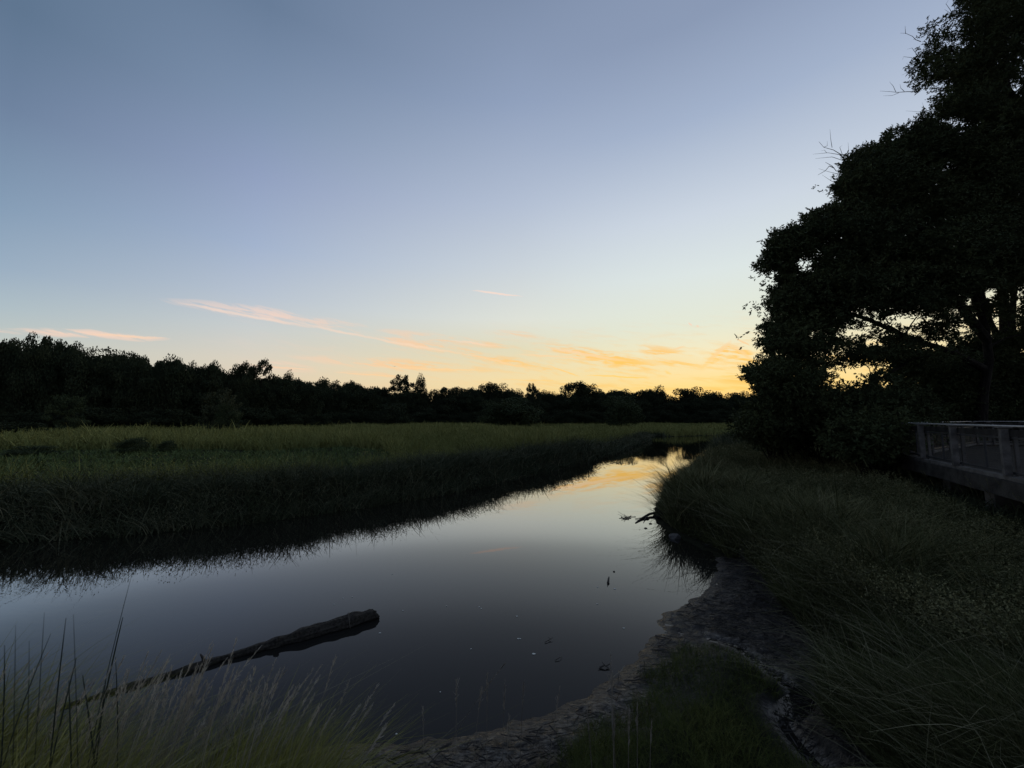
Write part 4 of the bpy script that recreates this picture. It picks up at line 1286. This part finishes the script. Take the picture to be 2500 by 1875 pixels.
# ------------------------------------------------------------------ the fallen log
random.seed(9)
A_ = gnd(62, 1746, .03); B_ = gnd(914, 1500, .05)
npt = 60
lg = MB(); path, rad = [], []
for i in range(npt):
    t_ = i / (npt - 1)
    p = Vector(A_).lerp(Vector(B_), t_)
    p += Vector((0, .03 * math.sin(t_ * math.pi) * (1 if t_ < .6 else .7), 0))
    if t_ < .6: p.z = .01 + .03 * t_
    else: p.z = .028 + .03 * ((t_ - .6) / .4) ** 1.3
    r_ = .02 + .055 * min(1, t_ / .45) + .085 * sstep(.5, .8, np.array(t_)) + .012 * math.sin(t_ * 37) + .006 * math.sin(t_ * 91)
    if .60 < t_ < .64: r_ += .03
    if .9 < t_: r_ *= (1 - .10 * (t_ - .9) / .1)
    path.append(p); rad.append(float(r_) * .55)
sides = 22
V, F = [], []
for i, p in enumerate(path):
    d = (path[min(i + 1, npt - 1)] - path[max(i - 1, 0)]).normalized()
    sd = d.cross(Vector((0, 0, 1))).normalized(); u_ = sd.cross(d)
    for k in range(sides):
        th = 2 * math.pi * k / sides
        rr_ = rad[i] * (1 + .07 * math.sin(th * 5 + i * .05) + .05 * math.sin(th * 9 - i * .03))
        rr_ *= 1 + .16 * (float(vnoise(np.array(i * .55), np.array(k * .6), 3)) - .5)
        if math.sin(th) > .2 and .62 < i / npt < .93: rr_ *= 1 + .40 * max(0, float(vnoise(np.array(i * .35), np.array(k * .45), 6)) - .35)  # ragged bark ridge
        q = p + sd * math.cos(th) * rr_ + u_ * math.sin(th) * rr_
        if i == npt - 1: q += d * (.05 * math.cos(th * 1.0 + .6) + random.uniform(-.01, .02))
        V.append(q)
for i in range(npt - 1):
    for k in range(sides):
        k2 = (k + 1) % sides; F.append([i * sides + k, i * sides + k2, (i + 1) * sides + k2, (i + 1) * sides + k])
c_ = len(V); V.append(path[-1] + Vector((.02, 0, 0)))
F += [[(npt - 1) * sides + k, (npt - 1) * sides + (k + 1) % sides, c_] for k in range(sides)]
base = Vector(A_); lo = empty('fallen_log', base)
tag(lo, 'half-sunken fallen tree trunk slanting out of the river, thick broken end up', 'log')
lg.add([v - base for v in V], F); lg.build('log_trunk', M['log'], lo, smooth=False)
kn = MB()
pk = path[37]
kn.tube([pk - base + Vector((0, -.02, .0)), pk - base + Vector((.03, -.03, .07)), pk - base + Vector((.05, -.03, .09))], [.05, .035, .012], 8, .15)
kn.build('branch_stub', M['log'], lo); kn = MB()
kn.tube([path[24] - base, path[24] - base + Vector((-.02, 0, .07)), path[24] - base + Vector((-.07, .02, .1))], [.03, .018, .008], 6, .15)
kn.build('branch_stub', M['log'], lo)
st_ = MB(); pi_ = path[53]
arc = []
for k in range(9):
    th = math.radians(-35 + k * 22); arc.append(pi_ - base + Vector((.02 - .008 * k, 0, 0)) + Vector((.28, -.95, 0)).normalized() * (rad[53] * 1.16 * math.cos(th)) + Vector((0, 0, 1)) * rad[53] * 1.16 * math.sin(th))
st_.tube(arc, [.004] * 9, 5); st_.build('wrapped_stem', M['dimstraw'], lo)

# ------------------------------------------------------------------ driftwood by the right bank


def twig(name, lab, cat, segs, mat='debris', group=None, z=0.01):
    """segs: list of (points [(px,py,z)...], r0)"""
    b0 = gnd(segs[0][0][0][0], segs[0][0][0][1], 0)
    m = MB()
    for pts, r0 in segs:
        P_ = [gnd(x, y, zz) - b0 for (x, y, zz) in pts]
        m.tube(P_, [r0 * (1 - .6 * i / (len(P_) - 1)) for i in range(len(P_))], 6, .15)
    o = m.build(name, M[mat], None, loc=b0); tag(o, lab, cat, group)
    return o


z5 = lambda x, y: (1400 + x / 3.687, 1150 + y / 3.687)
def s5(r0, *pts): return ([(*z5(x, y), z * .3) for x, y, z in pts], r0)


twig('dead_branch', 'forked dead branch jutting from the right bank over the water', 'branch',
     [s5(.05, (860, 370, .30), (760, 372, .25), (690, 385, .20), (650, 405, .14), (605, 432, .08), (560, 468, .01)), s5(.022, (680, 392, .18), (620, 420, .1), (556, 430, .05)),
      s5(.018, (660, 410, .12), (640, 440, .05), (630, 470, .0)), s5(.02, (760, 372, .25), (790, 340, .3), (830, 330, .4))])
twig('twig_clump', 'spray of fine twigs floating left of the forked dead branch', 'twigs',
     [s5(.008, (520, 410, .02), (465, 405, .06), (400, 365, .14)), s5(.012, (520, 425, .02), (470, 420, .03), (410, 425, .02)), s5(.010, (500, 430, .02), (465, 400, .06), (455, 385, .1)),
      s5(.010, (500, 440, .0), (460, 432, .03), (430, 440, .02)), s5(.010, (480, 415, .02), (465, 440, .02), (455, 455, .01)), s5(.008, (560, 410, .03), (520, 412, .03), (490, 408, .05)),
      s5(.010, (430, 410, .04), (450, 425, .04), (500, 432, .02)), s5(.008, (520, 400, .05), (480, 428, .03), (440, 418, .05))])


def lump(name, lab, cat, px_, py_, sx_, sy_, sz_, mat, seed, group=None, z=0.0, rot=0.0):
    random.seed(seed)
    import bmesh
    bm = bmesh.new(); bmesh.ops.create_icosphere(bm, subdivisions=3, radius=1)
    rs = np.random.default_rng(seed)
    cuts = [(Vector(rs.normal(0, 1, 3)).normalized(), rs.uniform(.55, .85)) for _ in range(9)]
    for v in bm.verts:
        for nrm, dd_ in cuts:
            e = v.co.dot(nrm) - dd_
            if e > 0: v.co -= nrm * e
        v.co = Vector((v.co.x * sx_, v.co.y * sy_, v.co.z * sz_))
    me = bpy.data.meshes.new(name); bm.to_mesh(me); bm.free()
    o = link(name, me, M[mat], None, gnd(px_, py_, z)); o.rotation_euler = (0, 0, rot); tag(o, lab, cat, group)
    return o


lump('rock', 'pale wedge-shaped rock in the shaded water under the right bank', 'rock', 1645, 1312, .17, .12, .11, 'stone', 4, z=.02)
lump('rock', 'small dark rock under the right bank beside the wedge-shaped rock', 'rock', 1686, 1300, .05, .05, .05, 'stone', 5, z=.02)
lump('rock', 'dark rounded stone in the water, lowest below the dead branch', 'rock', 1576, 1290, .05, .04, .035, 'debris', 6)
lump('rock', 'dark flat stone in the water right of the dead branch tip', 'rock', 1588, 1279, .05, .03, .025, 'debris', 7)
lump('rock', 'dark stone tucked under the fork of the dead branch', 'rock', 1580, 1266, .07, .05, .06, 'debris', 8)
lump('rock', 'lone small dark stone breaking the open water', 'rock', 1499, 1396, .022, .02, .02, 'debris', 10)
for k, (px_, py_) in enumerate([(1655, 1252), (1690, 1258), (1625, 1262), (1720, 1275)]):
    lump('earth_clod', ['jagged clod of eroded earth at the foot of the right bank', 'rounded clod of eroded earth farther right under the bank', 'small clod of earth nearest the dead branch',
                        'dark clod of earth deep under the grass overhang'][k], 'clod', px_, py_, .28, .2, .13, 'stone' if k < 1 else 'bark', 20 + k, 'eroded earth clods', z=.08)

twig('floating_stick', 'short dark stick with a stub standing out of the open water', 'stick',
     [([(1484, 1424, .01), (1486, 1412, .05), (1487, 1408, .06)], .022), ([(1485, 1418, .02), (1483, 1432, .005)], .008)], group=None)
twig('floating_twig', 'dark crooked twig floating off the tip of the mud spit', 'twig', [([(1676, 1478, .01), (1683, 1474, .04), (1690, 1479, .01)], .012), ([(1683, 1474, .04), (1680, 1468, .07)], .006)])
twig('floating_twig', 'leafy dark twig floating below the middle of the river', 'twig', [([(1464, 1630, .01), (1476, 1624, .03), (1488, 1632, .01)], .010), ([(1476, 1624, .03), (1470, 1616, .04)], .008),
                                                                               ([(1480, 1626, .02), (1490, 1620, .03)], .008), ([(1468, 1628, .01), (1460, 1634, .01)], .006)])
twig('floating_twig', 'thin branched twig lying on the water left of the leafy one', 'twig', [([(1330, 1568, .01), (1345, 1560, .02), (1350, 1556, .03)], .005), ([(1345, 1560, .02), (1338, 1556, .02)], .004)], mat='deadwood')
twig('floating_twig', 'pale bent twig floating near the muddy shore point', 'twig', [([(1355, 1612, .01), (1366, 1606, .02), (1372, 1604, .01)], .005)], mat='deadwood')
twig('stick', 'grey stick lying off the tip of the sedge point', 'stick', [([(1600, 1552, .02), (1618, 1556, .03), (1634, 1558, .02)], .012)], mat='deadwood')
twig('stick', 'pair of crossed sticks at the tip of the sedge point', 'stick', [([(1608, 1568, .03), (1622, 1576, .05), (1640, 1590, .06)], .010), ([(1606, 1578, .03), (1626, 1572, .05), (1650, 1570, .05)], .009)], mat='deadwood')
twig('stick', 'thin stick lying along the near muddy shore', 'stick', [([(960, 1852, .05), (1000, 1838, .08), (1050, 1832, .05)], .012)], mat='debris')
twig('weed_stem', 'spindly weed standing in the shallows below the grass overhang', 'weed', [([(1748, 1465, .0), (1747, 1450, .1), (1749, 1440, .18)], .006), ([(1747, 1455, .07), (1741, 1447, .12)], .005), ([(1748, 1448, .1), (1754, 1442, .15)], .005)])
twig('weed_stem', 'dead forked weed stem by the near shore', 'weed', [([(1495, 1780, .05), (1494, 1720, .25), (1496, 1640, .62)], .007), ([(1495, 1655, .52), (1515, 1640, .62), (1525, 1625, .66)], .005), ([(1495, 1670, .48), (1480, 1645, .58)], .004)], mat='straw')

random.seed(14)
for k, (px_, py_, s_) in enumerate([(1501, 1438, 1.4), (1459, 1434, .8), (1458, 1475, .8), (1303, 1597, 1.6), (1265, 1560, .8), (1175, 1486, .8), (1262, 1505, 1.0), (1523, 1534, 1.1), (1170, 1482, .7), (928, 1546, 1.0),
                                    (838, 1461, .7), (815, 1476, .7), (984, 1491, .8), (957, 1402, .6), (1090, 1480, .6), (1150, 1585, .6), (1270, 1560, .7), (968, 1793, .7), (1075, 1690, .5), (860, 1458, .6)]):
    m = MB(); n_ = 7; rs = [random.uniform(.6, 1.1) for _ in range(n_)]
    top = [Vector((math.cos(6.283 * i / n_) * rs[i] * .012 * s_ * 1.6, math.sin(6.283 * i / n_) * rs[i] * .012 * s_, .006)) for i in range(n_)]
    bot = [Vector((v.x * .9, v.y * .9, -.002)) for v in top]
    m.add(top + bot, [list(range(n_))] + [[i, (i + 1) % n_, n_ + (i + 1) % n_, n_ + i] for i in range(n_)])
    o = m.build('foam_fleck', M['fleck'], None, loc=gnd(px_, py_, 0)); tag(o, 'tiny pale fleck of foam or leaf on the dark river surface', 'fleck', 'flecks floating on the river')

# a bird low in the sky
m = MB()
m.add([(0, 0, 0), (-.28, .03, .09), (-.5, .1, .02), (-.26, .12, .08), (.28, .03, .09), (.5, .1, .02), (.26, .12, .08), (0, .22, 0), (0, -.16, 0), (.05, .05, -.05), (-.05, .05, -.05)],
      [[0, 1, 2, 3], [0, 4, 5, 6], [8, 9, 7], [8, 10, 7], [9, 10, 7], [8, 9, 10], [0, 3, 7], [0, 6, 7], [8, 9, 0], [8, 10, 0]])
b_ = m.build('bird', M['debris'], None, loc=at(962, 895, 95)); tag(b_, 'tiny dark bird flying above the left-centre treeline', 'bird')
